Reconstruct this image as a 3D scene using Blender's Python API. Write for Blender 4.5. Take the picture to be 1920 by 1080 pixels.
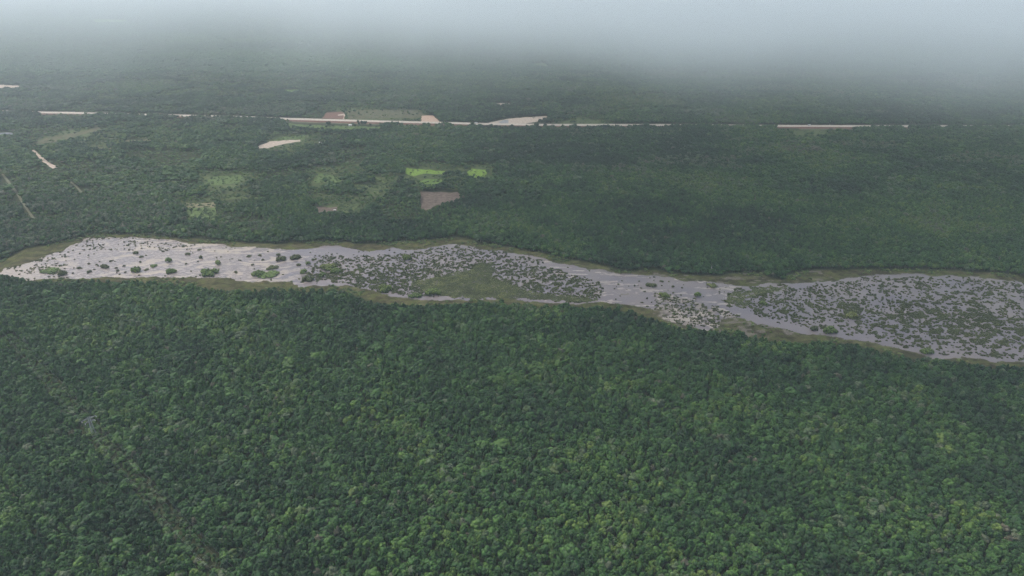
import bpy, math, random
import numpy as np
from mathutils import Vector, Matrix
for o in list(bpy.data.objects): bpy.data.objects.remove(o)
R = math.radians
S = bpy.context.scene
C = S.collection
# ------------------------------------------------------------------ camera, sky, sun, exposure
H = 500.0            # flying height, metres
F = 1297.0           # focal length in pixels of the 1920 wide photograph
PITCH = R(25.9)
cam_d = bpy.data.cameras.new('camera'); cam = bpy.data.objects.new('camera', cam_d); C.objects.link(cam)
cam_d.sensor_width = 36; cam_d.lens = F / 1920 * 36; cam_d.clip_start = 1; cam_d.clip_end = 60000
cam.location = (0, 0, H); cam.rotation_euler = (R(90) - PITCH, 0, 0)
S.camera = cam
SUN_EL, SUN_AZ = R(57), R(-62)      # azimuth from +Y towards +X: the sun stands ahead on the left
w = bpy.data.worlds.new('World'); S.world = w; w.use_nodes = True
nt = w.node_tree; nt.nodes.clear()
sky = nt.nodes.new('ShaderNodeTexSky'); sky.sky_type = 'NISHITA'; sky.sun_disc = False
sky.sun_elevation = SUN_EL; sky.sun_rotation = SUN_AZ; sky.air_density = 1.0; sky.dust_density = 4.0; sky.ozone_density = 0.6
bg = nt.nodes.new('ShaderNodeBackground'); bg.inputs[1].default_value = 0.15
wo = nt.nodes.new('ShaderNodeOutputWorld')
nt.links.new(sky.outputs[0], bg.inputs[0]); nt.links.new(bg.outputs[0], wo.inputs[0])
sl = bpy.data.lights.new('sun', 'SUN'); sl.energy = 1.4; sl.angle = R(11); sl.color = (1, 0.97, 0.91)
sun = bpy.data.objects.new('sun', sl); C.objects.link(sun)
sd = Vector((math.sin(SUN_AZ) * math.cos(SUN_EL), math.cos(SUN_AZ) * math.cos(SUN_EL), math.sin(SUN_EL)))
sun.rotation_euler = sd.to_track_quat('Z', 'Y').to_euler()
S.view_settings.view_transform = 'Standard'; S.view_settings.look = 'None'
S.view_settings.gamma = 1.0; S.view_settings.exposure = 0.76; S.view_settings.use_curve_mapping = False
S.render.engine = 'CYCLES'
cy = S.cycles
cy.use_denoising = True; cy.denoising_prefilter = 'NONE'; cy.denoising_input_passes = 'RGB_ALBEDO_NORMAL'
cy.max_bounces = 6; cy.diffuse_bounces = 3; cy.glossy_bounces = 2; cy.volume_bounces = 2; cy.transmission_bounces = 2; cy.transparent_max_bounces = 8
cy.use_adaptive_sampling = True; cy.adaptive_threshold = 0.012
S.render.use_persistent_data = False

# ------------------------------------------------------------------ helpers
cp, sp = math.cos(PITCH), math.sin(PITCH)
def ground(u, v, z=0.0):
    """a point of the photograph -> the place on the plain it shows"""
    u = np.asarray(u, float); v = np.asarray(v, float)
    dx = u - 960; q = 540 - v
    dy = q * sp + F * cp; dz = q * cp - F * sp
    t = (z - H) / dz
    return dx * t, dy * t
def pix(x, y, z=0.0):
    dz = z - H
    zc = y * cp - dz * sp
    return 960 + F * x / zc, 540 - F * (y * sp + dz * cp) / zc, zc
def inpoly(u, v, poly):
    u = np.asarray(u); v = np.asarray(v); r = np.zeros(u.shape, bool)
    n = len(poly); j = n - 1
    for i in range(n):
        xi, yi = poly[i]; xj, yj = poly[j]
        if yi != yj:
            c = ((yi > v) != (yj > v)) & (u < (xj - xi) * (v - yi) / (yj - yi) + xi)
            r ^= c
        j = i
    return r
def _h(ix, iy, s):
    n = (ix.astype(np.int64) * 374761393 + iy.astype(np.int64) * 668265263 + s * 1442695041) & 0xffffffff
    n = ((n ^ (n >> 13)) * 1274126177) & 0xffffffff
    return ((n ^ (n >> 16)) & 0xffff) / 65535.0
def vnoise(x, y, s=0):
    ix = np.floor(x); iy = np.floor(y); fx = x - ix; fy = y - iy
    fx = fx * fx * (3 - 2 * fx); fy = fy * fy * (3 - 2 * fy)
    a = _h(ix, iy, s); b = _h(ix + 1, iy, s); c = _h(ix, iy + 1, s); d = _h(ix + 1, iy + 1, s)
    return (a + (b - a) * fx) * (1 - fy) + (c + (d - c) * fx) * fy
def fbm(x, y, s=0, o=4):
    t = 0; a = 0.5; n = 0
    for i in range(o):
        t = t + a * vnoise(x, y, s + i * 17); n += a; a *= 0.5; x = x * 2.03 + 11.3; y = y * 2.03 - 7.1
    return t / n
def sstep(a, b, x):
    t = np.clip((x - a) / (b - a), 0, 1); return t * t * (3 - 2 * t)
def props(o, label=None, category=None, group=None, kind=None):
    if label: o['label'] = label
    if category: o['category'] = category
    if group: o['group'] = group
    if kind: o['kind'] = kind
    return o
def make_mesh(name, V, Fc, mat=None, parent=None, smooth=False, link=True, loc=None):
    V = np.asarray(V, np.float32).reshape(-1, 3)
    me = bpy.data.meshes.new(name)
    if isinstance(Fc, np.ndarray):
        k = Fc.shape[1]; n = len(Fc)
        me.vertices.add(len(V)); me.vertices.foreach_set('co', V.ravel())
        me.loops.add(n * k); me.loops.foreach_set('vertex_index', Fc.astype(np.int32).ravel())
        me.polygons.add(n); me.polygons.foreach_set('loop_start', np.arange(0, n * k, k, dtype=np.int32))
        me.polygons.foreach_set('loop_total', np.full(n, k, np.int32))
        me.update(calc_edges=True)
    else:
        me.from_pydata(V.tolist(), [], Fc); me.update()
    if smooth: me.polygons.foreach_set('use_smooth', np.ones(len(me.polygons), bool))
    ms = mat if isinstance(mat, (list, tuple)) else [mat]
    for m in ms:
        if m: me.materials.append(m)
    o = bpy.data.objects.new(name, me)
    if parent: o.parent = parent
    if loc is not None: o.location = loc
    if link: C.objects.link(o)
    return o
def attr(me, name, data, typ='FLOAT', dom='POINT'):
    a = me.attributes.new(name, typ, dom)
    key = {'FLOAT': 'value', 'INT': 'value', 'FLOAT_VECTOR': 'vector', 'FLOAT_COLOR': 'color'}[typ]
    a.data.foreach_set(key, np.ascontiguousarray(data, np.int32 if typ == 'INT' else np.float32).ravel())
class NT:
    def __init__(s, name):
        s.m = bpy.data.materials.new(name); s.m.use_nodes = True; s.t = s.m.node_tree; s.t.nodes.clear()
    def n(s, typ, **kw):
        nd = s.t.nodes.new(typ)
        for k, v in kw.items():
            if k[0] == '_': nd.inputs[int(k[1:]) if k[1:].isdigit() else k[1:].replace('_', ' ')].default_value = v
            else: setattr(nd, k, v)
        return nd
    def l(s, a, b): s.t.links.new(a, b)
    def pos(s): return s.n('ShaderNodeNewGeometry').outputs['Position']
    def noise(s, vec, scale, detail=3, rough=.55):
        n = s.n('ShaderNodeTexNoise'); n.inputs['Scale'].default_value = scale; n.inputs['Detail'].default_value = detail
        n.inputs['Roughness'].default_value = rough; s.l(vec, n.inputs['Vector']); return n.outputs['Fac']
    def maprange(s, v, a, b, c, d):
        n = s.n('ShaderNodeMapRange'); s.l(v, n.inputs[0])
        for i, x in zip((1, 2, 3, 4), (a, b, c, d)): n.inputs[i].default_value = x
        return n.outputs[0]
    def mix(s, f, a, b, mode='MIX'):
        n = s.n('ShaderNodeMix', data_type='RGBA', blend_type=mode)
        for v, i in ((f, 0), (a, 6), (b, 7)):
            if isinstance(v, (int, float)): n.inputs[i].default_value = v
            elif isinstance(v, tuple): n.inputs[i].default_value = (*v, 1)
            else: s.l(v, n.inputs[i])
        return n.outputs[2]
    def math(s, op, a, b=None):
        n = s.n('ShaderNodeMath', operation=op)
        for v, i in ((a, 0), (b, 1)):
            if v is None: continue
            if isinstance(v, (int, float)): n.inputs[i].default_value = v
            else: s.l(v, n.inputs[i])
        return n.outputs[0]
    def ramp(s, f, stops):
        n = s.n('ShaderNodeValToRGB'); e = n.color_ramp.elements
        while len(e) < len(stops): e.new(0.5)
        for i, (p, c) in enumerate(stops): e[i].position = p; e[i].color = (*c, 1)
        s.l(f, n.inputs[0]); return n.outputs[0]
    def out(s, col, rough=.8, spec=.2, normal=None, ior=1.45):
        b = s.n('ShaderNodeBsdfPrincipled'); o = s.n('ShaderNodeOutputMaterial')
        if isinstance(col, tuple): b.inputs['Base Color'].default_value = (*col, 1)
        else: s.l(col, b.inputs['Base Color'])
        if isinstance(rough, (int, float)): b.inputs['Roughness'].default_value = rough
        else: s.l(rough, b.inputs['Roughness'])
        b.inputs['Specular IOR Level'].default_value = spec; b.inputs['IOR'].default_value = ior
        if normal is not None: s.l(normal, b.inputs['Normal'])
        s.l(b.outputs[0], o.inputs[0]); return s.m

# ------------------------------------------------------------------ materials
def foliage(name, stops, patch=.0022):
    t = NT(name); p = t.pos()
    a = t.n('ShaderNodeAttribute', attribute_type='INSTANCER', attribute_name='tint').outputs['Fac']
    c = t.n('ShaderNodeAttribute', attribute_type='GEOMETRY', attribute_name='clump').outputs['Fac']
    tt = t.math('ADD', a, t.math('MULTIPLY', t.math('SUBTRACT', c, .5), .10))
    col = t.ramp(tt, stops)
    k = t.maprange(c, 0, 1, .62, 1.42)
    k2 = t.maprange(t.noise(p, .55, 4, .7), .3, .7, .72, 1.3)      # leaf clumps
    kk = t.n('ShaderNodeCombineXYZ'); m = t.math('MULTIPLY', k, k2)
    for i in range(3): t.l(m, kk.inputs[i])
    col = t.mix(1.0, col, kk.outputs[0], 'MULTIPLY')
    bs = t.n('ShaderNodeBsdfPrincipled'); o = t.n('ShaderNodeOutputMaterial')
    t.l(col, bs.inputs['Base Color']); bs.inputs['Roughness'].default_value = .62; bs.inputs['Specular IOR Level'].default_value = .22
    bp = t.n('ShaderNodeBump'); bp.inputs['Strength'].default_value = .35; bp.inputs['Distance'].default_value = .4
    t.l(t.noise(p, 1.3, 3, .7), bp.inputs['Height']); t.l(bp.outputs[0], bs.inputs['Normal'])
    t.l(bs.outputs[0], o.inputs[0]); return t.m
LEAF = [(0.0, (.007, .022, .008)), (.18, (.013, .040, .011)), (.38, (.024, .064, .014)), (.56, (.043, .092, .017)), (.68, (.072, .110, .020)),
        (.78, (.056, .088, .038)), (.90, (.068, .088, .048)), (1.0, (.076, .070, .046))]
M_leaf = foliage('tree_leaves', LEAF)
M_shrub = foliage('shrub_leaves', [(0, (.030, .055, .022)), (.35, (.060, .095, .030)), (.7, (.10, .145, .035)), (1, (.15, .165, .05))])
M_sedge = foliage('sedge_blades', [(0, (.036, .043, .020)), (.4, (.066, .078, .028)), (.7, (.10, .115, .036)), (1, (.14, .14, .06))])
t = NT('bark'); M_bark = t.out(t.ramp(t.noise(t.pos(), 1.5), [(.3, (.10, .085, .065)), (.7, (.20, .18, .15))]), .9)
t = NT('dead_wood'); M_dead = t.out(t.ramp(t.noise(t.pos(), .8), [(.3, (.30, .28, .26)), (.7, (.48, .45, .42))]), .9)
def plain(name, a, b, sc=.5, rough=.9, spec=.15):
    t = NT(name); return t.out(t.ramp(t.noise(t.pos(), sc, 5, .65), [(.32, a), (.68, b)]), rough, spec)
M_steel = plain('galvanised_steel', (.25, .26, .26), (.36, .37, .37), .8, .55, .45)
M_ins = plain('glazed_insulator', (.62, .62, .60), (.72, .72, .70), 1, .25, .5)
M_roofw = plain('white_roof_sheet', (.60, .60, .57), (.80, .79, .75), .3, .6, .3)
M_wallw = plain('limewashed_wall', (.45, .42, .38), (.60, .57, .52), .4)
M_dark = plain('dark_opening', (.02, .02, .02), (.03, .03, .03), 1)
M_tyre = plain('rubber_tyre', (.02, .02, .02), (.035, .035, .035), 1)
M_body = plain('white_vehicle_paint', (.62, .62, .60), (.74, .74, .72), .4, .35, .5)

# ------------------------------------------------------------------ outlines of the wetland (read off the photograph, laid out on the plain)
OUT_N = [(-200,520),(-60,500),(0,489),(17,481),(50,466),(100,457),(147,447),(175,442),(217,439),(267,440),(317,445),(353,447),(403,452),(462,456),(520,457),(570,454),(612,452),
 (640,455),(690,457),(757,453),(807,450),(848,445),(873,447),(898,455),(957,464),(1010,473),(1043,483),(1077,488),(1118,495),(1160,507),(1185,510),(1210,505),(1252,510),
 (1297,516),(1347,517),(1380,512),(1422,510),(1438,519),(1463,524),(1480,515),(1513,507),(1547,505),(1597,506),(1656,505),(1748,506),(1841,510),(1920,517),(2200,524)]
OUT_S = [(2200,712),(2050,704),(1920,694),(1822,689),(1785,681),(1748,676),(1693,672),(1656,663),(1600,648),(1547,645),(1497,647),(1430,638),(1363,627),(1305,623),(1277,619),
 (1252,612),(1227,607),(1193,593),(1160,582),(1110,578),(1010,577),(957,569),(890,570),(840,572),(790,578),(723,570),(690,565),(657,550),(637,547),(537,547),(487,545),
 (420,547),(353,537),(317,535),(217,530),(142,528),(67,528),(17,523),(0,519),(-60,528),(-200,532)]
OUTER = OUT_N + OUT_S
WAT_N = [(-8,516),(0,510),(10,502),(50,493),(83,482),(117,468),(142,457),(167,445),(217,445),(283,448),(320,450),(337,451),(362,457),(400,457),(437,463),(487,465),(537,467),(570,467),
 (612,460),(640,463),(665,467),(690,472),(723,468),(740,463),(757,468),(798,467),(820,460),(840,457),(873,460),(898,467),(932,470),(960,474),(993,478),(1018,482),(1040,493),
 (1077,498),(1102,506),(1127,503),(1160,512),(1198,514),(1227,518),(1260,520),(1277,527),(1322,528),(1372,535),(1408,539),(1433,530),(1480,532),(1522,528),(1555,528),(1567,522),
 (1597,520),(1619,517),(1665,514),(1715,513),(1748,518),(1785,517),(1831,520),(1878,524),(1920,528),(2150,536)]
WAT_S = [(2150,692),(1920,680),(1878,677),(1859,678),(1841,673),(1754,673),(1730,667),(1700,657),(1674,650),(1600,637),(1547,630),(1497,623),(1430,610),(1413,603),(1385,596),
 (1345,598),(1350,612),(1318,618),(1290,612),(1262,604),(1245,596),(1262,588),(1240,580),(1198,578),(1160,572),(1127,566),(1077,572),(1027,567),(960,562),(873,562),(815,563),(740,557),
 (690,543),(640,535),(612,537),(562,537),(537,529),(470,528),(420,522),(370,520),(317,519),(242,520),(192,518),(175,522),(117,522),(67,524),(25,525),(0,518)]
WATER = WAT_N + WAT_S
CORE = [(765,530),(800,522),(827,519),(860,508),(887,504),(895,492),(923,492),(930,508),(925,522),(960,533),(990,545),(1040,553),(1100,558),(1130,559),(1105,567),(1050,565),(907,559),(850,559),(800,549)]
MID1 = [(590,478),(660,480),(740,478),(830,462),(880,463),(960,478),(1015,488),(1030,500),(1075,515),(1120,528),(1130,545),(1110,566),(960,559),(850,557),(730,552),(650,532),(600,525),(560,530),(585,500)]
RIGHT = [(1395,556),(1430,545),(1500,540),(1560,531),(1640,520),(1750,520),(1920,530),(2150,540),(2150,692),(1920,675),(1840,668),(1760,664),(1700,650),(1600,628),(1500,612),(1420,592),(1385,575)]
RCORE = [(1690,590),(1740,578),(1820,585),(1870,600),(1890,630),(1840,645),(1770,640),(1710,622)]
RC2 = [(1575,575),(1610,568),(1625,590),(1600,600),(1580,592)]
SPIT = [(1360,560),(1375,545),(1410,538),(1480,536),(1470,545),(1420,552),(1400,562),(1405,575),(1385,578),(1365,572)]
SHOAL = [(1150,552),(1165,530),(1180,540),(1190,548),(1210,552),(1195,562),(1165,560)]
MARL = [(1225,545),(1262,552),(1290,560),(1330,572),(1365,585),(1400,597),(1350,600),(1350,615),(1290,612),(1240,598),(1230,575)]

# fields, clearings, tracks: (name, material key, outline in photo pixels, bushes)
FIELDS = [
 ('lime_grass_field','lime',[(757,312),(768,316),(789,317),(835,321),(831,326),(800,325),(777,330),(760,325)],'bright green grass field ahead of the brown clearing, wide and ragged'),
 ('lime_grass_field','lime',[(872,326),(885,316),(913,318),(912,330),(889,335),(875,331)],'bright green grass field east of the two others'),
 ('lime_grass_field','lime2',[(785,341),(800,335),(829,337),(825,344),(800,348)],'small bright green grass field just behind the brown clearing'),
 ('burnt_clearing','burnt',[(784,360),(858,360),(864,370),(852,378),(820,384),(800,394),(791,393)],'large purple brown cleared plot with felled branches'),
 ('burnt_clearing','burnt',[(592,388),(633,388),(631,397),(593,399)],'small purple brown cleared strip beside olive field'),
 ('olive_field','olive',[(634,380),(676,382),(681,396),(660,402),(634,398)],'olive overgrown field beside small brown strip'),
 ('olive_field','olive',[(662,346),(722,346),(722,355),(665,355)],'narrow olive field strip between tree rows'),
 ('olive_field','olive2',[(592,322),(640,333),(641,343),(615,342),(590,344)],'pale green milpa field with scattered shrubs'),
 ('olive_field','olive2',[(349,389),(405,389),(403,411),(357,411)],'square pale green field under the tan strip'),
 ('tan_field','tan',[(347,380),(405,380),(405,389),(349,389)],'tan dry strip along the far edge of the square field'),
 ('olive_field','olive2',[(385,344),(400,331),(467,328),(450,340),(433,345),(390,349)],'pale green grassy opening with soft edges'),
 ('olive_field','olive',[(414,365),(465,362),(470,370),(418,373)],'faint striped olive field among trees'),
 ('sand_pit','sand',[(480,278),(487,272),(506,265),(563,261.5),(563,265),(536,269),(519,273),(500,278.5)],'pale pink sand pit in a long wedge'),
 ('grass_verge','olive2',[(509,264),(530,256),(573,253),(573,261),(563,262)],'green grass behind the pale sand pit'),
 ('sand_quarry','sand',[(897,236),(926,228),(955,222),(1013,218),(1027,218),(1026,224),(1006,228),(984,232),(940,237)],'long pale sand quarry rising to a point behind the roadway'),
 ('gravel_heap_yard','greyrock',[(934,229),(943,225.4),(953,224.4),(953,231.5),(940,232)],'grey gravel yard inside the pale quarry'),
 ('sand_yard','pink',[(789,229.5),(791,217),(811,216.5),(818,222),(826,229.5)],'pink earth yard touching the roadway'),
 ('grass_field','brownf',[(646,209),(680,206),(780,206),(795,212),(790,221),(655,223)],'green and brown field behind the roadway'),
 ('red_earth_plot','red',[(605,222),(612,211),(640,209),(646,213),(645,223)],'dull red earth plot behind the roadway'),
 ('sand_track','sand',[(633,215),(648,213),(645,223),(642,223),(644,216),(634,217)],'thin pale sand track across the red plot'),
 ('sand_clearing','sand',[(925,195),(940,193),(960,194),(958,197),(945,197.5),(935,198)],'thin pale sand clearing far behind the quarry'),
 ('grass_field','olive',[(1050,231),(1068,225),(1110,221),(1128,228),(1122,232)],'green field right behind the roadway by the quarry point'),
 ('grass_field','olive',[(1480,245),(1560,246),(1540,253),(1500,254)],'light green grass strip in front of the straight white roadway'),
 ('grass_field','olive2',[(535,231),(570,234),(720,238),(715,242),(640,243),(540,238)],'grass verge in front of the white roadway'),
 ('grass_field','brownf',[(60,270),(89,258),(140,250),(185,238),(190,243),(140,256),(116,264),(84,269),(66,274)],'brown and green field in a long wedge'),
 ('olive_field','tan',[(231,263),(284,261),(283,264),(240,265.5)],'thin tan field behind a dark tree row'),
 ('olive_field','tan',[(166,276.5),(185,275),(209,277),(208,279),(168,279)],'second thin tan field, smaller'),
 ('sand_clearing','sand',[(-80,158),(0,159),(38,161),(37,164.5),(0,165),(-80,166)],'pale sand clearing far off by a lagoon'),
 ('yellow_field','lime2',[(167,39),(180,35.5),(210,36),(240,37.5),(233,43),(173,43)],'yellow green field far off under the haze'),
 ('grass_field','lime2',[(523,169),(540,168),(567,168),(560,171),(547,172.5)],'thin light green field in the misty distance'),
 ('grass_field','olive2',[(995,120),(1010,118),(1030,120),(1026,124),(1000,124)],'small pale field near the foot of the mist'),
]
TRACKS = [  # centre line, width in metres
 ('dirt_track','paletrack',[(-40,262),(0,318),(10,334),(29,358),(46,385),(57,402),(68,416)],4.6,'straight pale grassy track through the woods'),
 ('dirt_track','sand',[(62,282),(70,290),(77,296),(84,303),(90,307),(97,311),(104,316)],7.0,'white dirt track widening towards its near end'),
 ('dirt_track','paletrack',[(126,338),(140,347),(150,358),(160,370)],4.0,'faint track continuing beyond the white one'),
 ('dirt_track','olive2',[(690,322),(702,333),(716,339),(722,345)],4.0,'thin grassy path crossing the shrubby plots'),
]
ROAD = [(-150,208),(0,210),(65,212.5),(140,213.6),(180,214.8),(240,216.2),(285,217.2),(400,220),(470,222),(530,224.5),(600,226.6),(690,229),(780,231.4),(826,232.2),(900,234.3),(1020,236.2),(1160,236.4),(1260,236.6),(1460,238),(1600,238.6),(1800,238.6),(1920,238.6),(2100,238.6)]
def road_v(u): return np.interp(u, [p[0] for p in ROAD], [p[1] for p in ROAD])

# ------------------------------------------------------------------ ground: one sheet, fine where the marsh lies
def smooth_mask(poly, x, y, jit=6.0, seed=0):
    """0..1 inside mask in world space with an uneven edge"""
    jx = (fbm(x / 22, y / 22, seed, 3) - .5) * 2 * jit; jy = (fbm(x / 22 + 40, y / 22, seed + 5, 3) - .5) * 2 * jit
    jx = jx + (fbm(x / 6, y / 5, seed + 60, 2) - .5) * jit * 1.1; jy = jy + (fbm(x / 6, y / 5, seed + 66, 2) - .5) * jit * 1.1
    acc = 0
    for k in range(5):
        a = k * 2.4; rr = 0 if k == 0 else 3.0
        u, v, _ = pix(x + jx + rr * math.cos(a), y + jy + rr * math.sin(a))
        acc = acc + inpoly(u, v, poly)
    return acc / 5.0
rng = np.random.default_rng(7)
far = np.cumsum(np.geomspace(12, 1500, 34))
xs = np.concatenate([-(1060 + far[::-1]), np.arange(-1060, 1061, 2.0), 1060 + far])
ys = np.concatenate([780 - 18 - np.cumsum(np.geomspace(12, 500, 18))[::-1] + 18, np.arange(780, 1332, 2.0), 1332 + np.cumsum(np.geomspace(12, 1400, 36))])
X, Y = np.meshgrid(xs, ys)
nx, ny = len(xs), len(ys)
mw = np.zeros(X.shape); mo = np.zeros(X.shape); mveg = np.zeros(X.shape); marl = np.zeros(X.shape)
sub = (np.abs(X) <= 1060) & (Y >= 780) & (Y <= 1332)
sx, sy = X[sub], Y[sub]
mw[sub] = smooth_mask(WATER, sx, sy, 7, 1); mo[sub] = smooth_mask(OUTER, sx, sy, 4, 2)
def veg_field(x, y):
    """how much sedge stands at a place of the marsh, 0..1"""
    u, v, _ = pix(x, y)
    n3 = fbm(x / 60, y / 60, 53, 2); n4 = fbm(x / 24, y / 18, 57, 2)
    jx = (fbm(x / 10, y / 9, 61, 3) - .5) * 26; jy = (fbm(x / 10, y / 9, 67, 3) - .5) * 26
    u, v, _ = pix(x + jx, y + jy)
    east = inpoly(u, v, RIGHT) | inpoly(u, v, RCORE)
    d = np.full(x.shape, -1.0)                       # share of the water the sedge covers
    lo = inpoly(u, v, MID1)
    d = np.where(lo, .20 + .40 * sstep(472, 528, v) - .10 * sstep(930, 1000, u), d)
    d = np.where(inpoly(u, v, RIGHT), .22 + .38 * (n3 - .5) + .2 * (n4 - .5), d)
    d = np.where(inpoly(u, v, MARL), .15, d)
    d = np.where(inpoly(u, v, RCORE) | inpoly(u, v, RC2), .50, d)
    d = np.where(inpoly(u, v, SPIT), .92, d)
    d = np.where(inpoly(u, v, CORE), 1.6, d)
    dd = np.clip(d, 0, 2)
    wx_ = x + (fbm(x / 3, y / 3, 63, 2) - .5) * 3.0; wy_ = y + (fbm(x / 3, y / 3, 65, 2) - .5) * 3.0
    def blobs(cell, seed, k, ex=1.35):
        gx, gy = np.floor(wx_ / (cell * ex)), np.floor(wy_ / cell); best = np.full(x.shape, -9.)
        for ax_ in (-1, 0, 1):
            for ay_ in (-1, 0, 1):
                cx, cy_ = gx + ax_, gy + ay_
                px__ = (cx + _h(cx, cy_, seed)) * cell * ex; py__ = (cy_ + _h(cx, cy_, seed + 1)) * cell
                rr = cell * (.10 + .75 * _h(cx, cy_, seed + 2) ** 1.3) * k
                best = np.maximum(best, rr - np.hypot((wx_ - px__) / ex, wy_ - py__))
        return best
    big = blobs(11.5, 71, np.where(east, .25 + 1.15 * dd, .10 + .85 * dd)); small = blobs(4.6, 81, np.where(east, .50 + .5 * dd, .55 + .75 * dd))
    return sstep(-.25, .35, np.maximum(big, small - .25) + np.where(d > 1.2, 3, 0)) * (d > -.9)
mveg[sub] = veg_field(sx, sy) * (mw[sub] > .3)
u0, v0, _ = pix(sx, sy)
mm = smooth_mask(MARL, sx, sy, 9, 9)
shoal = smooth_mask(SHOAL, sx, sy, 8, 12)
marl[sub] = np.clip(mm * sstep(.38, .55, fbm(sx / 14, sy / 10, 71, 3)) + .0, 0, 1)
Z = np.full(X.shape, .55)
zz = .55 - 1.05 * mw[sub]
zz = zz + mveg[sub] * .52 * (mw[sub] > .5)
zz = np.maximum(zz, -.5 + .62 * marl[sub] + .5 * shoal * sstep(.4, .6, fbm(sx / 20, sy / 8, 77, 3)))
Z[sub] = zz + (fbm(sx / 9, sy / 9, 5, 3) - .5) * .16
Z += 0
V = np.stack([X, Y, Z], -1).reshape(-1, 3)
idx = np.arange(nx * ny).reshape(ny, nx)
Q = np.stack([idx[:-1, :-1], idx[:-1, 1:], idx[1:, 1:], idx[1:, :-1]], -1).reshape(-1, 4)
col = np.zeros(X.shape + (4,)); col[..., 3] = 1
col[..., :3] = (.040, .048, .022)                                   # forest floor
sed = np.array([.056, .043, .026]); sed2 = np.array([.062, .068, .024]); mar = np.array([.24, .205, .18]); pit = np.array([.045, .052, .022])
nn = fbm(sx / 30, sy / 14, 91, 4)[:, None]; n5 = fbm(sx / 7, sy / 5, 96, 3)[:, None]
c = sed * (1 - nn) * 1.1 + sed2 * nn * 1.1
c = c * (.30 + 1.35 * n5) * (.75 + .5 * sstep(.35, .65, fbm(sx / 16, sy / 12, 94, 2)))[:, None]
yg = (sstep(.60, .68, fbm(sx / 8, sy / 6, 98, 2)) * .6)[:, None]; c = c * (1 - yg) + np.array([.085, .10, .024]) * yg
# pale crust patches along the southern margin
u1, v1 = u0, v0
crust = (sstep(.60, .68, fbm(sx / 13, sy / 7, 99, 3)) * ((u1 > 1225) & (u1 < 1560) & (mw[sub] < .5)))[:, None] * .6
c = c * (1 - crust) + mar * .8 * crust
c = c * (1 - mveg[sub][:, None]) + pit * (.7 + .6 * n5) * mveg[sub][:, None]
c = c * (1 - marl[sub][:, None]) + mar * (.8 + .4 * n5) * marl[sub][:, None]
edge = (np.exp(-((zz - .02) / .10) ** 2) * (mveg[sub] < .2))[:, None] * .45
c = c * (1 - edge) + np.array([.19, .17, .145]) * edge
base = col[sub][:, :3]; m = mo[sub][:, None]
tmp = col[sub]; tmp[:, :3] = base * (1 - m) + c * m; col[sub] = tmp
t = NT('plain_soil_and_sedge'); a = t.n('ShaderNodeAttribute', attribute_name='soil').outputs['Color']; p = t.pos()
k = t.maprange(t.noise(p, .45, 5, .7), .3, .7, .65, 1.35); cc = t.n('ShaderNodeCombineXYZ'); [t.l(k, cc.inputs[i]) for i in range(3)]
bp = t.n('ShaderNodeBump'); bp.inputs['Strength'].default_value = .7; bp.inputs['Distance'].default_value = .6; t.l(t.noise(p, .9, 4, .7), bp.inputs['Height'])
M_ground = t.out(t.mix(1.0, a, cc.outputs[0], 'MULTIPLY'), .95, .1, bp.outputs[0])
g = make_mesh('ground', V, Q, M_ground, smooth=True); attr(g.data, 'soil', col, 'FLOAT_COLOR')
props(g, 'flat dark plain with olive brown sedge margins around the marsh', kind='structure')

# ------------------------------------------------------------------ water
wx = np.arange(-1060, 1061, 2.5); wy = np.arange(795, 1320, 2.5)
WX, WY = np.meshgrid(wx, wy); keep = smooth_mask(WATER, WX, WY, 7, 1)
big = np.zeros(keep.shape, bool); kk = keep > 0
for dx in (-3, -2, -1, 0, 1, 2, 3):
    for dy in (-3, -2, -1, 0, 1, 2, 3): big |= np.roll(np.roll(kk, dx, 1), dy, 0)
idx = np.arange(WX.size).reshape(WX.shape)
cell = big[:-1, :-1] & big[1:, 1:] & big[:-1, 1:] & big[1:, :-1]
Q = np.stack([idx[:-1, :-1], idx[:-1, 1:], idx[1:, 1:], idx[1:, :-1]], -1)[cell]
used = np.unique(Q); remap = np.zeros(WX.size, int); remap[used] = np.arange(len(used)); Q = remap[Q]
vx, vy = WX.ravel()[used], WY.ravel()[used]
uu, vv, _ = pix(vx, vy)
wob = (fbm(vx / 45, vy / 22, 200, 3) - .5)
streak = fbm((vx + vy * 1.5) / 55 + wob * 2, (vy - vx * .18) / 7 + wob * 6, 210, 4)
film_sky_sheen = .72 * sstep(.46, .64, streak) * sstep(700, 480, uu) * sstep(110, 220, uu)  # western streaks: cloud reflection painted into the water colour
film_sky_sheen = np.maximum(film_sky_sheen, (1 - sstep(60, 140, uu + 30 * wob)) * .6)  # bright western tip: sky reflection painted as pale colour
film_sky_sheen = np.maximum(film_sky_sheen, sstep(165, 118, uu + 60 * (wob) - (vv - 480) * 1.0) * .62 * sstep(.40, .58, fbm(vx / 26, vy / 9, 255, 4)))  # mottled cream by the tip, painted for mirrored cloud
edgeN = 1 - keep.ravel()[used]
film_sky_sheen = np.maximum(film_sky_sheen, sstep(.0, .7, edgeN) * .75 * sstep(700, 560, uu))
film_sky_sheen = np.maximum(film_sky_sheen, sstep(.0, .9, edgeN) * .45)
film_sky_sheen = np.maximum(film_sky_sheen, smooth_mask(SHOAL, vx, vy, 10, 44) * .3)
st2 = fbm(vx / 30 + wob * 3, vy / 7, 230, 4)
film_sky_sheen = np.maximum(film_sky_sheen, sstep(.56, .66, st2) * .55 * ((uu > 1020) & (uu < 1390)))
film_sky_sheen = np.maximum(film_sky_sheen, sstep(.42, .6, fbm(vx / 25, vy / 18, 240, 3)) * .7 * smooth_mask(MARL, vx, vy, 9, 9))
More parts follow.
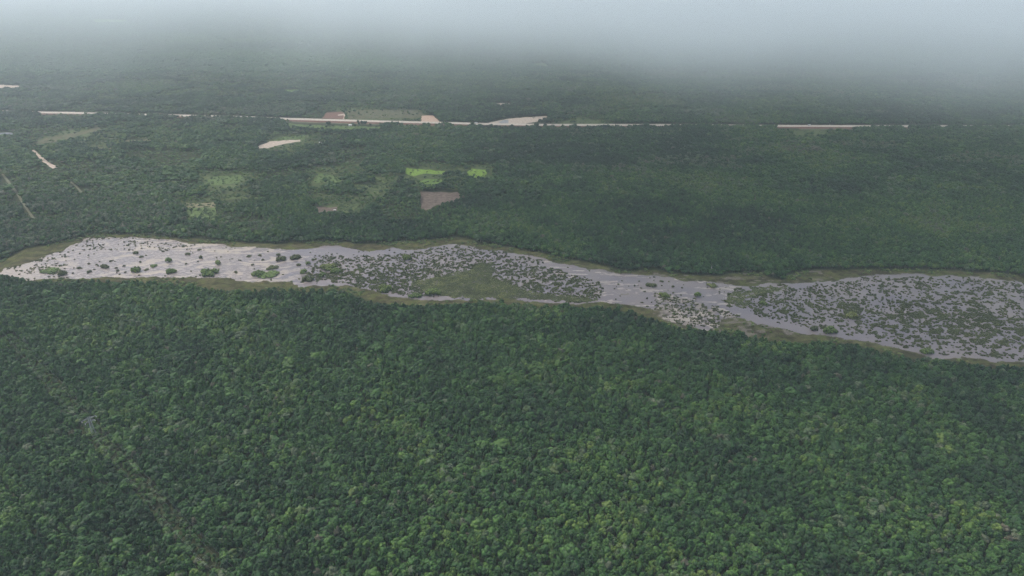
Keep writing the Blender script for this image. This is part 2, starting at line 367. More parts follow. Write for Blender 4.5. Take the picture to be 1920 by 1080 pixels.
film_sky_sheen = np.where(uu < 640, np.maximum(film_sky_sheen, .42 * sstep(680, 420, uu)), film_sky_sheen)  # west end painted paler throughout, standing in for the brighter sky it reflects
film_sky_sheen = np.clip(film_sky_sheen, 0, 1)
V = np.stack([vx, vy, np.zeros_like(vx)], -1)
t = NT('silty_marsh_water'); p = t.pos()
a = t.n('ShaderNodeAttribute', attribute_name='film_sky_sheen').outputs['Fac']
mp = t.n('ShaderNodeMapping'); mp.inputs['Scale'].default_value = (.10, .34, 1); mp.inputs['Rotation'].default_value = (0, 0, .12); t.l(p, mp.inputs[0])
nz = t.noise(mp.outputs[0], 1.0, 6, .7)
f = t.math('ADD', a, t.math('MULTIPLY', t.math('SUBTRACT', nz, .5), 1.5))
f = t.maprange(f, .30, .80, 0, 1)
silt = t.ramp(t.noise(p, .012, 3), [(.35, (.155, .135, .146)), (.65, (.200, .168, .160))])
wc = t.mix(f, silt, (.36, .305, .245))  # pale tone: shore scum and marl, plus painted sky reflection in the west
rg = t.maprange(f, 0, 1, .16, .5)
bp = t.n('ShaderNodeBump'); bp.inputs['Strength'].default_value = .12; bp.inputs['Distance'].default_value = .2; t.l(t.noise(p, .8, 3), bp.inputs['Height'])
M_water = t.out(wc, rg, .5, bp.outputs[0], 1.33)
o = make_mesh('water', V, Q, M_water); attr(o.data, 'film_sky_sheen', film_sky_sheen)
props(o, 'shallow grey lilac marsh water with pale scum and painted sky reflection', kind='structure')

# ------------------------------------------------------------------ fields, tracks, roadway
FM = {
 'lime': ((.10, .16, .028), (.20, .31, .050)), 'lime2': ((.08, .14, .03), (.13, .20, .045)), 'burnt': ((.12, .088, .080), (.22, .175, .16)),
 'olive': ((.060, .085, .030), (.095, .120, .045)), 'olive2': ((.075, .115, .038), (.110, .155, .050)), 'tan': ((.15, .135, .075), (.21, .19, .11)),
 'sand': ((.36, .28, .22), (.52, .43, .35)), 'pink': ((.38, .25, .18), (.50, .36, .27)), 'greyrock': ((.20, .20, .21), (.30, .30, .31)),
 'red': ((.13, .070, .050), (.19, .105, .078)), 'brownf': ((.060, .080, .033), (.13, .105, .065)), 'paletrack': ((.095, .105, .058), (.17, .16, .11)),
 'white': ((.36, .305, .25), (.52, .455, .385))}
MF = {k: plain('soil_' + k, a, b, .06 if k in ('olive', 'brownf') else .15) for k, (a, b) in FM.items()}
MF['burnt'] = plain('ash_and_brush', (.065, .046, .036), (.19, .145, .115), .12)
CLEAR = []
def sheet(name, key, poly, label, z=.72, kind='structure'):
    P = np.array(poly, float); cen = P.mean(0)
    # uneven outline: subdivide and jitter on the plain
    gx, gy = ground(P[:, 0], P[:, 1], z); pts = []
    n = len(gx)
    for i in range(n):
        j = (i + 1) % n; L = math.hypot(gx[j] - gx[i], gy[j] - gy[i]); k = max(1, min(24, int(L / 12)))
        for q in range(k):
            s = q / k; x = gx[i] + (gx[j] - gx[i]) * s; y = gy[i] + (gy[j] - gy[i]) * s
            if q: x += random.uniform(-3, 3); y += random.uniform(-5, 5)
            pts.append((x, y))
    d = .12; m = len(pts)
    V = [(x, y, z) for x, y in pts] + [(x, y, z - 1.2) for x, y in pts]
    Fc = [list(range(m))] + [[i, i + m, (i + 1) % m + m, (i + 1) % m] for i in range(m)]
    o = make_mesh(name, V, Fc, MF[key])
    # orient the top upward
    if o.data.polygons[0].normal.z < 0: o.data.flip_normals()
    return props(o, label, kind=kind)
random.seed(3)
zf = .72
for nm, key, poly, lab in FIELDS:
    zf += .01
    sheet(nm, key, poly, lab, z=zf); CLEAR.append((poly, 1.0 if key in ('sand', 'lime', 'burnt', 'pink', 'greyrock', 'red', 'lime2', 'tan') else .86))
SCRUB = [[(372,322),(480,318),(490,345),(470,372),(400,376),(372,350)],[(580,312),(700,306),(750,312),(752,335),(735,360),(690,404),(588,402),(575,350)],[(745,305),(925,308),(930,340),(860,356),(780,352),(745,335)],
 [(50,276),(90,252),(190,232),(260,240),(200,262),(120,280),(90,300)],[(220,255),(300,252),(300,272),(150,284),(150,272)],[(1475,243),(1570,243),(1560,262),(1490,262)],[(1035,220),(1135,216),(1150,234),(1035,234)],
 [(630,202),(800,200),(800,224),(630,226)],[(330,370),(420,372),(418,420),(345,418)],[(500,250),(600,248),(620,285),(560,292),(500,284)],[(930,210),(1040,190),(1060,200),(960,218)],[(1080,180),(1240,176),(1300,200),(1150,214)]]
MF['scrub'] = plain('thin_scrub_growth', (.040, .060, .022), (.095, .115, .042), .035)
for n_, poly in enumerate(SCRUB):
    sheet('scrubland', 'scrub', poly, 'pale green scrubland with scattered low trees, ' + ['west of the striped field', 'around the small olive plots', 'around the bright green fields', 'along the wedge shaped field', 'by the thin tan fields', 'in front of the straight eastern roadway', 'right behind the roadway past the quarry',
        'around the field behind the roadway', 'around the square green field', 'around the long sand pit', 'behind the sand quarry', 'far behind the eastern roadway'][n_], z=.60 + .008 * n_)
TR = []
for nm, key, line, wd, lab in TRACKS:
    gx, gy = ground([p[0] for p in line], [p[1] for p in line]); zf += .01
    tt = np.linspace(0, len(line) - 1, len(line) * 8); cx = np.interp(tt, range(len(line)), gx); cyy = np.interp(tt, range(len(line)), gy)
    dx = np.gradient(cx); dy = np.gradient(cyy); L = np.hypot(dx, dy); nxn, nyn = -dy / L, dx / L
    wv = wd * (.8 + .5 * vnoise(tt * 2.1, tt * 0 + 5, 7)) * (np.interp(tt, [0, len(line) - 1], [.8, 2.0]) if 'widening' in lab else 1) / 2
    V = [(x + a * q, y + b * q, zf) for x, y, a, b, q in zip(cx, cyy, nxn, nyn, wv)] + [(x - a * q, y - b * q, zf) for x, y, a, b, q in zip(cx, cyy, nxn, nyn, wv)]
    n = len(cx); Fc = [[i, i + n, i + n + 1, i + 1] for i in range(n - 1)]
    o = make_mesh(nm, V, Fc, MF[key]); props(o, lab, kind='structure')
    TR.append((cx, cyy, wd))
# raised roadway under construction: pale top, red earth slopes
ru = np.linspace(-150, 2100, 260); rx, ry = ground(ru, road_v(ru))
dx = np.gradient(rx); dy = np.gradient(ry); L = np.hypot(dx, dy); ax, ay = -dy / L, dx / L
def ribbon(name, offs, mat, label, i0=0, i1=None, wob=0, kind='structure'):
    V = []; s = slice(i0, i1); n = len(rx[s])
    for k, (o_, z_) in enumerate(offs):
        for i, (x, y, a, b) in enumerate(zip(rx[s], ry[s], ax[s], ay[s])):
            q = o_ + (random.uniform(-wob, wob) if wob else 0); V.append((x + a * q, y + b * q, z_))
    Fc = [[k * n + i, k * n + i + 1, (k + 1) * n + i + 1, (k + 1) * n + i] for k in range(len(offs) - 1) for i in range(n - 1)]
    o = make_mesh(name, V, Fc, mat); props(o, label, kind=kind); return o
ribbon('embankment', [(-20, .5), (-13.5, 3.6), (13.5, 3.6), (20, .5)], MF['red'], 'red earth embankment carrying the pale roadway', wob=.6)
ribbon('roadway', [(-12.9, 3.61), (-12.5, 3.9), (12.5, 3.9), (12.9, 3.61)], MF['white'], 'white gravel roadway running straight across the forest')
for (a, b) in ((548, 830), (1488, 1600)):
    i0 = int(np.searchsorted(ru, a)); i1 = int(np.searchsorted(ru, b))
    ribbon('red_verge', [(-29, .85), (-19.8, .86)], MF['red'], 'bare red earth verge below the roadway, %s' % ('long western stretch' if a < 1000 else 'short eastern stretch'), i0, i1, wob=3)
    ribbon('service_track', [(-36, .88), (-29.6, .89)], MF['paletrack'], 'pale service track at the foot of the red verge, %s' % ('western' if a < 1000 else 'eastern'), i0, i1, wob=1.5)
# far lagoon on the left
sheet('water', 'greyrock', [(-120, 247), (0, 249), (14, 248), (26, 250.5), (20, 253.5), (0, 253), (-120, 252)], 'small far lagoon beside smoke grey woods', z=1.2)
lag = bpy.data.objects[-1] if False else [o for o in C.objects if o.name.startswith('water.')][-1]
lag.data.materials.clear(); t = NT('far_lagoon_water'); lag.data.materials.append(t.out((.25, .26, .28), .12, .5, None, 1.33))
CLEAR.append(([(-120, 246), (0, 248), (14, 247), (27, 250), (22, 254), (0, 254), (-120, 253)], 1.0))

# ------------------------------------------------------------------ foliage building blocks
def ico(sub=1):
    p = (1 + 5 ** .5) / 2
    v = [(-1, p, 0), (1, p, 0), (-1, -p, 0), (1, -p, 0), (0, -1, p), (0, 1, p), (0, -1, -p), (0, 1, -p), (p, 0, -1), (p, 0, 1), (-p, 0, -1), (-p, 0, 1)]
    f = [(0, 11, 5), (0, 5, 1), (0, 1, 7), (0, 7, 10), (0, 10, 11), (1, 5, 9), (5, 11, 4), (11, 10, 2), (10, 7, 6), (7, 1, 8), (3, 9, 4), (3, 4, 2), (3, 2, 6), (3, 6, 8), (3, 8, 9), (4, 9, 5), (2, 4, 11), (6, 2, 10), (8, 6, 7), (9, 8, 1)]
    v = [np.array(q) / np.linalg.norm(q) for q in v]
    for _ in range(sub):
        nf = []; cache = {}
        def mid(a, b):
            k = (min(a, b), max(a, b))
            if k not in cache:
                m = v[a] + v[b]; v.append(m / np.linalg.norm(m)); cache[k] = len(v) - 1
            return cache[k]
        for a, b, c in f:
            ab, bc, ca = mid(a, b), mid(b, c), mid(c, a); nf += [(a, ab, ca), (b, bc, ab), (c, ca, bc), (ab, bc, ca)]
        f = nf
    return np.array(v), np.array(f)
I0, I1 = ico(0), ico(1)
def clumps(rs, cen, rad, shape, unit=I1, jit=.22, leaves=0, leaf=.35):
    """join small leafy lumps (and loose leaf tufts) into arrays V, F, clump value"""
    Vs, Fs, Cs = [], [], []; n0 = 0
    for (cx, cy_, cz), r in zip(cen, rad):
        v = unit[0] * (1 + rs.uniform(-jit, jit, (len(unit[0]), 1))) * r * np.array(shape) + (cx, cy_, cz)
        q = rs.uniform(0, 1)
        Vs.append(v); Fs.append(unit[1] + n0); Cs.append(np.full(len(v), q)); n0 += len(v)
        for _ in range(leaves):
            d = rs.normal(size=3); d[2] = abs(d[2]) * .9; d /= np.linalg.norm(d); c0 = np.array((cx, cy_, cz)) + d * r * np.array(shape) * rs.uniform(.95, 1.22)
            tri = c0 + rs.normal(size=(3, 3)) * leaf
            Vs.append(tri); Fs.append(np.array([[n0, n0 + 1, n0 + 2]])); Cs.append(np.full(3, np.clip(q + rs.uniform(-.3, .45), 0, 1))); n0 += 3
    return np.concatenate(Vs), np.concatenate(Fs), np.concatenate(Cs)
def tube(p0, p1, r0, r1, n=6):
    a = Vector(p1) - Vector(p0); q = a.to_track_quat('Z', 'Y'); V = []
    for p, r in ((p0, r0), (p1, r1)):
        for i in range(n):
            V.append(tuple(Vector(p) + q @ Vector((r * math.cos(6.2832 * i / n), r * math.sin(6.2832 * i / n), 0))))
    F_ = [[i, (i + 1) % n, (i + 1) % n + n, i + n] for i in range(n)] + [list(range(n))[::-1], list(range(n, 2 * n))]
    return V, F_
def join(parts):
    V, F_ = [], []
    for v, f in parts:
        n = len(V); V += list(v); F_ += [[i + n for i in q] for q in f]
    return V, F_
# crown shape: unit tree, crown radius 1 at heights 1.0..2.6 (scaled per tree)
def crown_data(seed, n, unit, leaves, flat=1.0, leaf=.075):
    rs = np.random.default_rng(seed); cen = []; rad = []
    lobes = rs.integers(3, 6); la = rs.uniform(0, 6.28)
    for i in range(n):
        th = rs.uniform(0, 6.2832); cz = rs.uniform(-.15, 1.0); rr = math.sqrt(max(0, 1 - max(cz, 0) ** 2))
        out = rr * rs.uniform(.55, 1.0) * (1 + .20 * math.cos(lobes * th + la))
        cen.append((out * math.cos(th) * .80, out * math.sin(th) * .80, 1.55 + cz * .62 * flat + rs.uniform(-.08, .08))); rad.append(rs.uniform(.20, .36))
    cen.append((0, 0, 1.55)); rad.append(.72)
    return clumps(rs, cen, rad, (1, 1, .82), unit, .2, leaves, leaf)
def trunk_data(seed):
    rs = random.Random(seed); P = [tube((0, 0, -.1), (.04, .02, .9), .075, .05)]
    for i in range(5):
        a = i * 1.257 + rs.uniform(-.3, .3); P.append(tube((.04, .02, .75 + .03 * i), (.5 * math.cos(a), .5 * math.sin(a), 1.45 + .12 * rs.random()), .035, .012, 5))
    return join(P)
near_crowns, trunks, protos_near, protos_mid = [], [], [], []
src_near = bpy.data.collections.new('near_tree_shapes'); src_mid = bpy.data.collections.new('mid_tree_shapes'); src_far = bpy.data.collections.new('far_wood_shapes')
src_sedge = bpy.data.collections.new('sedge_shapes'); src_bush = bpy.data.collections.new('bush_shapes')
NN = 9
for i in range(NN):
    V, F_, Cl = crown_data(100 + i, [22, 28, 18, 24, 32, 22, 15, 26, 24][i], I1, 3, [1, .8, 1.15, .7, 1, .9, 1.3, .75, 1.05][i])
    me = make_mesh('crown', V, F_, M_leaf, link=False); attr(me.data, 'clump', Cl); near_crowns.append(me.data)
    tv, tf = trunk_data(i); tm = make_mesh('trunk', tv, tf, M_bark, link=False); trunks.append(tm.data)
    nv = len(V); V2 = np.concatenate([V, np.array(tv)]); F2 = [list(map(int, f)) for f in F_] + [[a + nv for a in f] for f in tf]
    o = make_mesh('tree_%02d' % i, V2, F2, [M_leaf, M_bark], link=False); attr(o.data, 'clump', np.concatenate([Cl, np.full(len(tv), .5)]))
    mi = np.zeros(len(F2), np.int32); mi[len(F_):] = 1; o.data.polygons.foreach_set('material_index', mi); src_near.objects.link(o)
for i in range(7):
    V, F_, Cl = crown_data(300 + i, [13, 17, 11, 15, 18, 14, 12][i], I0, 3, [1, .8, 1.1, .75, 1, .9, 1.2][i], .11)
    o = make_mesh('tree_%02d' % i, V, F_, M_leaf, link=False); attr(o.data, 'clump', Cl); src_mid.objects.link(o)
# far patches of canopy, 44 m across
for i in range(6):
    rs = np.random.default_rng(500 + i); Vs, Fs, Cs = [], [], []; n0 = 0
    for gx in range(6):
        for gy in range(6):
            r = rs.uniform(3.6, 6.4); cx, cy_ = (gx - 2.5) * 7.4 + rs.uniform(-3, 3), (gy - 2.5) * 7.4 + rs.uniform(-3, 3); hz = rs.uniform(6.5, 10.5); q = rs.uniform(0, 1)
            for k in range(4):
                a = rs.uniform(0, 6.28); rr = rs.uniform(0, .6) * r
                v = I0[0] * (1 + rs.uniform(-.2, .2, (12, 1))) * r * rs.uniform(.45, .7) + (cx + rr * math.cos(a), cy_ + rr * math.sin(a), hz + rs.uniform(-1.2, .8))
                Vs.append(v); Fs.append(I0[1] + n0); Cs.append(np.full(12, np.clip(q + rs.uniform(-.2, .2), 0, 1))); n0 += 12
    o = make_mesh('wood_%02d' % i, np.concatenate(Vs), np.concatenate(Fs), M_leaf, link=False); attr(o.data, 'clump', np.concatenate(Cs)); src_far.objects.link(o)
# sedge tussocks: unit radius, low dome of blades
sedge_meshes = []
for i in range(5):
    rs = np.random.default_rng(700 + i)
    cen = [(rs.uniform(-.55, .55), rs.uniform(-.55, .55), rs.uniform(.15, .35)) for _ in range(5)]
    V, F_, Cl = clumps(rs, cen, rs.uniform(.38, .6, 5), (1, 1, .8), I0, .25, 6, .13)
    bl, bf = [], []; n0 = len(V)
    for k in range(26):
        a = rs.uniform(0, 6.28); r = rs.uniform(.1, .85); b = np.array((r * math.cos(a), r * math.sin(a), .1)); tip = b * 1.3 + (0, 0, rs.uniform(.5, 1.0)); s = np.array((-math.sin(a), math.cos(a), 0)) * .07
        bl += [b - s, b + s, tip]; bf.append([n0 + 3 * k, n0 + 3 * k + 1, n0 + 3 * k + 2])
    o = make_mesh('tussock_%02d' % i, np.concatenate([V, np.array(bl)]), np.concatenate([F_, np.array(bf)]), M_sedge, link=False)
    attr(o.data, 'clump', np.concatenate([Cl, rs.uniform(.3, 1, len(bl))])); src_sedge.objects.link(o); sedge_meshes.append(o.data)
bush_meshes = []
for i in range(5):
    rs = np.random.default_rng(800 + i); n = 26; cen, rad = [], []
    for k in range(n):
        a = rs.uniform(0, 6.28); r = math.sqrt(rs.uniform(0, 1)) * .8; cen.append((r * math.cos(a), r * math.sin(a), .12 + .5 * (1 - r * r) * rs.uniform(.6, 1.15))); rad.append(rs.uniform(.16, .30))
    V, F_, Cl = clumps(rs, cen, rad, (1, 1, .9), I1, .22, 8, .055)
    o = make_mesh('bush_%02d' % i, V, F_, M_shrub, link=False); attr(o.data, 'clump', Cl); src_bush.objects.link(o); bush_meshes.append(o.data)

def scatter(name, coll, P, rot, scale, which, tint, label):
    """one object that repeats the shapes of COLL over many points"""
    o = make_mesh(name, P, [], None)
    for nm, d, ty in (('rot', rot, 'FLOAT_VECTOR'), ('scl', scale, 'FLOAT_VECTOR'), ('which', which, 'INT'), ('tint', tint, 'FLOAT')): attr(o.data, nm, d, ty)
    ng = bpy.data.node_groups.new(name, 'GeometryNodeTree')
    ng.interface.new_socket('Geometry', in_out='INPUT', socket_type='NodeSocketGeometry'); ng.interface.new_socket('Geometry', in_out='OUTPUT', socket_type='NodeSocketGeometry')
    N, L = ng.nodes, ng.links
    gi, go = N.new('NodeGroupInput'), N.new('NodeGroupOutput'); ci = N.new('GeometryNodeCollectionInfo'); ci.inputs['Collection'].default_value = coll
    ci.inputs['Separate Children'].default_value = True; ci.inputs['Reset Children'].default_value = True
    ip = N.new('GeometryNodeInstanceOnPoints'); ip.inputs['Pick Instance'].default_value = True
    def na(nm, ty):
        a = N.new('GeometryNodeInputNamedAttribute'); a.data_type = ty; a.inputs['Name'].default_value = nm; return a.outputs['Attribute']
    L.new(gi.outputs[0], ip.inputs['Points']); L.new(ci.outputs[0], ip.inputs['Instance']); L.new(na('which', 'INT'), ip.inputs['Instance Index'])
    er = N.new('FunctionNodeEulerToRotation'); L.new(na('rot', 'FLOAT_VECTOR'), er.inputs[0]); L.new(er.outputs[0], ip.inputs['Rotation'])
    L.new(na('scl', 'FLOAT_VECTOR'), ip.inputs['Scale']); L.new(ip.outputs[0], go.inputs[0])
    md = o.modifiers.new('scatter', 'NODES'); md.node_group = ng
    return props(o, label, kind='stuff')

# ------------------------------------------------------------------ the forest
PYL = (178, 819); px_, py_ = [float(v) for v in ground(*PYL)]
cl0 = np.array(ground(20, 640)); cl1 = np.array((px_, py_)); cl2 = np.array(ground(400, 1075)); 
def seg_d(x, y, a, b):
    d = b - a; t = np.clip(((x - a[0]) * d[0] + (y - a[1]) * d[1]) / (d @ d), 0, 1); return np.hypot(x - a[0] - t * d[0], y - a[1] - t * d[1])
GREY = [((-60, 395), (60, 440), 1.0), ((0, 0), (0, 0), 0)]
def forest_points(d0, d1, sp, xlim=1.14):
    ysr = np.arange(d0, d1, sp * .87); out = []
    for j, y in enumerate(ysr):
        zc = y * cp + H * sp; wx = .74 * zc * xlim + 70
        x = np.arange(-wx, wx, sp) + (j % 2) * sp / 2; out.append(np.stack([x, np.full(len(x), y)], 1))
    P = np.concatenate(out); r = np.random.default_rng(int(d0))
    P += r.uniform(-.48, .48, P.shape) * sp
    return P, r
def forest_filter(P, r, hgt=10.5):
    x, y = P[:, 0], P[:, 1]
    u, v, _ = pix(x, y); ut, vt, _ = pix(x, y, hgt * .85)
    um, vm, _ = pix(x, y, hgt * .4)
    ok = np.ones(len(P), bool)
    jx = (fbm(x / 18, y / 18, 301, 2) - .5) * 10; 
    uj, vj, _ = pix(x + jx, y + (fbm(x / 15, y / 15, 311, 2) - .5) * 14)
    ujt, vjt, _ = pix(x + jx, y + (fbm(x / 15, y / 15, 311, 2) - .5) * 14, hgt * .85)
    ok &= ~(inpoly(uj, vj, OUTER) | inpoly(ujt, vjt, OUTER))
    ok &= r.uniform(0, 1, len(P)) > .58 * scrub(x, y)
    for poly, dens in CLEAR:
        c = inpoly(u, v, poly) | inpoly(ut, vt, poly) | inpoly(um, vm, poly)
        ok &= ~(c & (r.uniform(0, 1, len(P)) < (dens if dens == 1 else .95)))
    ok &= ~((vnoise(x / 9, y / 9, 341) > .93) & (vnoise(x / 60, y / 60, 343) > .45))
    for cx, cyy, wd in TR:
        for a in range(0, len(cx) - 1, 3):
            b = min(a + 3, len(cx) - 1)
            A, B = np.array((cx[a], cyy[a])), np.array((cx[b], cyy[b]))
            nearb = np.abs(y - A[1]) < 60
            q = np.full(len(P), 99.); q[nearb] = np.minimum(seg_d(x[nearb], y[nearb], A, B), seg_d(x[nearb], y[nearb] + 9, A, B)); ok &= q > wd * .5 + 1.2
    # roadway: open where the photograph shows it, screened by trees elsewhere
    rv = road_v(u); yy = np.interp(x, rx, ry); dr = y - yy
    body = np.abs(dr) < 21
    g1 = ((u > 524) & (u < 833)); g2 = ((u > 840) & (u < 1020)); g3 = ((u > 1455) & (u < 1600)); part = ((u > 1028) & (u < 1262)) | ((u > 62) & (u < 300) & (fbm(x / 40, x * 0, 339, 2) > .47)) | ((u > 1600) & (u < 1790) & (vnoise(x / 30, x * 0, 335) > .6))
    ok &= ~body
    ok &= ~(g1 & (dr < 0) & (dr > -78 + 34 * (fbm(x / 16, x * 0, 345, 2) > .60))); ok &= ~(g3 & (dr < 0) & (dr > -84 - 0 * u)); ok &= ~(g2 & (dr < 0) & (dr > -34 - 30 * (fbm(x / 25, x * 0, 337, 2) > .42)))
    ok &= ~(part & (dr < 0) & (dr > -34 + 8 * (u < 300) - 26 * (u > 300) * (fbm(x / 22, x * 0, 333, 2) > .56)))
    return ok
def scrub(x, y):
    u, v, _ = pix(x + (fbm(x / 20, y / 20, 601, 2) - .5) * 40, y + (fbm(x / 20, y / 20, 603, 2) - .5) * 60); m = np.zeros(len(x), bool)
    for p in SCRUB: m |= inpoly(u, v, p)
    n = fbm(x / 70, y / 55, 611, 3); s = np.where(m, sstep(.30, .52, n), 0)
    return np.maximum(s, 1.0 * sstep(.53, .60, fbm(x / 110, y / 80, 621, 3)) * (v < 440) * sstep(1000, 700, u))
def tints(x, y, r):
    u, v, _ = pix(x, y)
    n1 = fbm(x / 55, y / 55, 401, 3); n2 = fbm(x / 260, y / 260, 411, 2); q = r.uniform(0, 1, len(x))
    t = .15 + .38 * q ** 1.2 * (.6 + .8 * n1) + .42 * (n1 - .5) + (.40 + .35 * (y > 1250)) * (n2 - .5)
    pale = r.uniform(0, 1, len(x)) < .03 + .09 * sstep(.55, .7, n1); t = np.where(pale, r.uniform(.72, .92, len(x)), t)
    t = np.where(r.uniform(0, 1, len(x)) < .004, 1.0, t)
    # greyer, half leafless woods west of the marsh and in scattered blocks
    gz = sstep(620, 80, u) * sstep(330, 400, v) * (v < 520) * .55 + .55 * sstep(.60, .68, fbm(x / 240, y / 150, 421, 3)) * (v < 330)
    t = np.where(r.uniform(0, 1, len(x)) < gz, r.uniform(.72, 1.0, len(x)), t)
    sc = scrub(x, y); t = np.where(r.uniform(0, 1, len(x)) < sc * .8, r.uniform(.40, .80, len(x)), t)
    return np.clip(t, 0.02, 1.0)
def tree_sizes(P, r, sp):
    x, y = P[:, 0], P[:, 1]
    rad = sp * np.exp(r.normal(-.42, .28, len(P))); rad = np.clip(rad, sp * .38, sp * 1.3)
    hz = 3.6 + 3.2 * fbm(x / 26, y / 26, 441, 2) + r.uniform(-1.0, 1.1, len(P))          # scales a unit tree of height about 2.4
    hz = hz + .25 * (rad - sp * .65)
    sc = scrub(x, y); hz = hz * (1 - .45 * sc); rad = rad * (1 - .25 * sc)
    em = r.uniform(0, 1, len(x)) < .03; rad = np.where(em, rad * 1.45, rad); hz = np.where(em, hz + 1.3, hz)
    eg = np.zeros(len(x), bool)
    for dx, dy in ((14, 0), (-14, 0), (0, 14), (0, -14)):
        uu, vv, _ = pix(x + dx, y + dy); eg |= inpoly(uu, vv, OUTER)
    hz = np.where(eg, hz * r.uniform(.5, .9, len(x)), hz)
    dl = np.minimum(seg_d(x, y, cl0, cl1), seg_d(x, y, cl1, cl2)); low = dl < 9 + 3 * fbm(x / 20, y / 20, 451, 2)
    hz = np.where(low, hz * .50, hz); rad = np.where(low, rad * .72, rad)
    return rad, hz, low
SP1, SP2, D1, D2, D3 = 5.2, 7.8, 1480, 3300, 10500
P, r = forest_points(395, D1, SP1); ok = forest_filter(P, r); P = P[ok]
rad, hz, low = tree_sizes(P, r, SP1); tn = tints(P[:, 0], P[:, 1], r); tn = np.where(low, np.where(r.uniform(0, 1, len(tn)) < .2, .8, np.clip(tn * .8 + .2, 0, .95)), tn)
kind = r.integers(0, NN, len(P)); rot = r.uniform(0, 6.28, len(P))
# the 300 that show largest
u, v, zc = pix(P[:, 0], P[:, 1], hz * 1.9); inside = (u > 6) & (u < 1914) & (v > 300) & (v < 1066)
score = np.where(inside & ~low, rad * (1 + .25 * (hz > np.median(hz))) / zc, 0); pick = np.argsort(-score)[:300]
LAB = {0: ('very dark green rounded forest tree in the unbroken canopy of the near forest', 'very dark green trees of the near canopy'),
       1: ('mid green domed forest tree in the unbroken canopy of the near forest', 'mid green trees of the near canopy'),
       2: ('fresh light green forest tree in the unbroken canopy of the near forest', 'light green trees of the near canopy'),
       3: ('yellow green leafy forest tree in the unbroken canopy of the near forest', 'yellow green trees of the near canopy'),
       4: ('pale grey green broad tree in the unbroken canopy of the near forest', 'grey green trees of the near canopy'),
       5: ('grey brown half bare tree in the unbroken canopy of the near forest', 'grey brown trees of the near canopy')}
for i in pick:
    e = bpy.data.objects.new('forest_tree', None); C.objects.link(e); e.location = (P[i, 0], P[i, 1], .5); e.rotation_euler = (0, 0, rot[i]); e.empty_display_size = 2
    q = 0 if tn[i] < .22 else 1 if tn[i] < .42 else 2 if tn[i] < .6 else 3 if tn[i] < .73 else 4 if tn[i] < .93 else 5
    col_ = LAB[q][0].split(' forest tree')[0].split(' tree')[0]
    size_ = 'broad' if rad[i] > np.percentile(rad[pick], 66) else 'narrow' if rad[i] < np.percentile(rad[pick], 33) else 'medium'
    where_ = ['in the bottom left corner', 'below the pylon', 'where the cable clearing leaves the frame', 'left of the bottom centre', 'at the bottom centre', 'right of the bottom centre', 'well right of the bottom centre', 'in the bottom right corner'][min(7, int(u[i] / 240))]
    props(e, '%s %s tree %s, %s row' % (size_, col_, where_, 'front' if v[i] > 1020 else 'second' if v[i] > 960 else 'rear'), 'tree', LAB[q][1])
    for nm, me in (('crown', near_crowns[kind[i]]), ('trunk', trunks[kind[i]])):
        c = bpy.data.objects.new(nm, me); C.objects.link(c); c.parent = e; c.scale = (rad[i], rad[i], hz[i]); c['tint'] = float(tn[i])
rest = np.ones(len(P), bool); rest[pick] = False
def go(name, coll, P, rot, rad, hz, kind, tn, label, z=.5, tilt=.09):
    n = len(P); rr = np.random.default_rng(n)
    return scatter(name, coll, np.column_stack([P, np.full(n, z)]), np.column_stack([rr.normal(0, tilt, n), rr.normal(0, tilt, n), rot]), np.column_stack([rad, rad, hz]), kind, tn, label)
go('forest', src_near, P[rest], rot[rest], rad[rest], hz[rest], kind[rest], tn[rest], 'dense green tropical forest canopy on both sides of the marsh')
P, r = forest_points(D1, D2, SP2); ok = forest_filter(P, r); P = P[ok]; rad, hz, low = tree_sizes(P, r, SP2)
go('distant_forest', src_mid, P, r.uniform(0, 6.28, len(P)), rad * 1.02, hz, r.integers(0, 7, len(P)), tints(P[:, 0], P[:, 1], r), 'dense forest canopy around the fields and the white roadway')
P, r = forest_points(D2 - 10, D3, 38.0, 1.12)
u, v, _ = pix(P[:, 0], P[:, 1]); ok = np.ones(len(P), bool)
for poly, dens in CLEAR:
    for dz in (0, 8): 
        uq, vq, _ = pix(P[:, 0], P[:, 1], dz); ok &= ~inpoly(uq, vq, poly)
P = P[ok]; n = len(P)
go('far_forest', src_far, P, r.uniform(0, 6.28, n), np.full(n, 1.08), r.uniform(.8, 1.25, n) + .5 * (fbm(P[:, 0] / 300, P[:, 1] / 200, 461, 2) - .5), r.integers(0, 6, n), np.clip(.30 + .5 * (fbm(P[:, 0] / 500, P[:, 1] / 350, 471, 3) - .5) + r.normal(0, .03, n), .05, .95), 'far off forest fading into the haze below the cloud', tilt=0)
print('forest points', n)

# shrubs at the forest edge and in the fields
ex = r.uniform(-1050, 1050, 60000); ey = r.uniform(790, 1330, 60000)
u, v, _ = pix(ex, ey); io = inpoly(u, v, OUTER); iw = smooth_mask(WATER, ex, ey, 9, 1) > 0
def near_edge(dist):
    a = np.zeros(len(ex), bool)
    for dx, dy in ((dist, 0), (-dist, 0), (0, dist), (0, -dist)):
        uu, vv, _ = pix(ex + dx, ey + dy); a |= ~inpoly(uu, vv, OUTER)
    return a
ne = near_edge(16); k = io & ~iw & ((ne & (r.uniform(0, 1, len(ex)) < .8)) | (r.uniform(0, 1, len(ex)) < .07))
sw = sstep(.4, .6, fbm(ex / 45, ey / 45, 481, 2)) > r.uniform(0, 1, len(ex)) * .8; k &= sw
P = np.column_stack([ex, ey])[k]; n = len(P); sz = r.uniform(1.0, 3.4, n)
go('shrubbery', src_bush, P, r.uniform(0, 6.28, n), sz, sz * r.uniform(.7, 1.3, n), r.integers(0, 5, n), r.uniform(.25, .95, n), 'low yellow green shrubs along the forest edge of the marsh')
fx, fy, ft = [], [], []
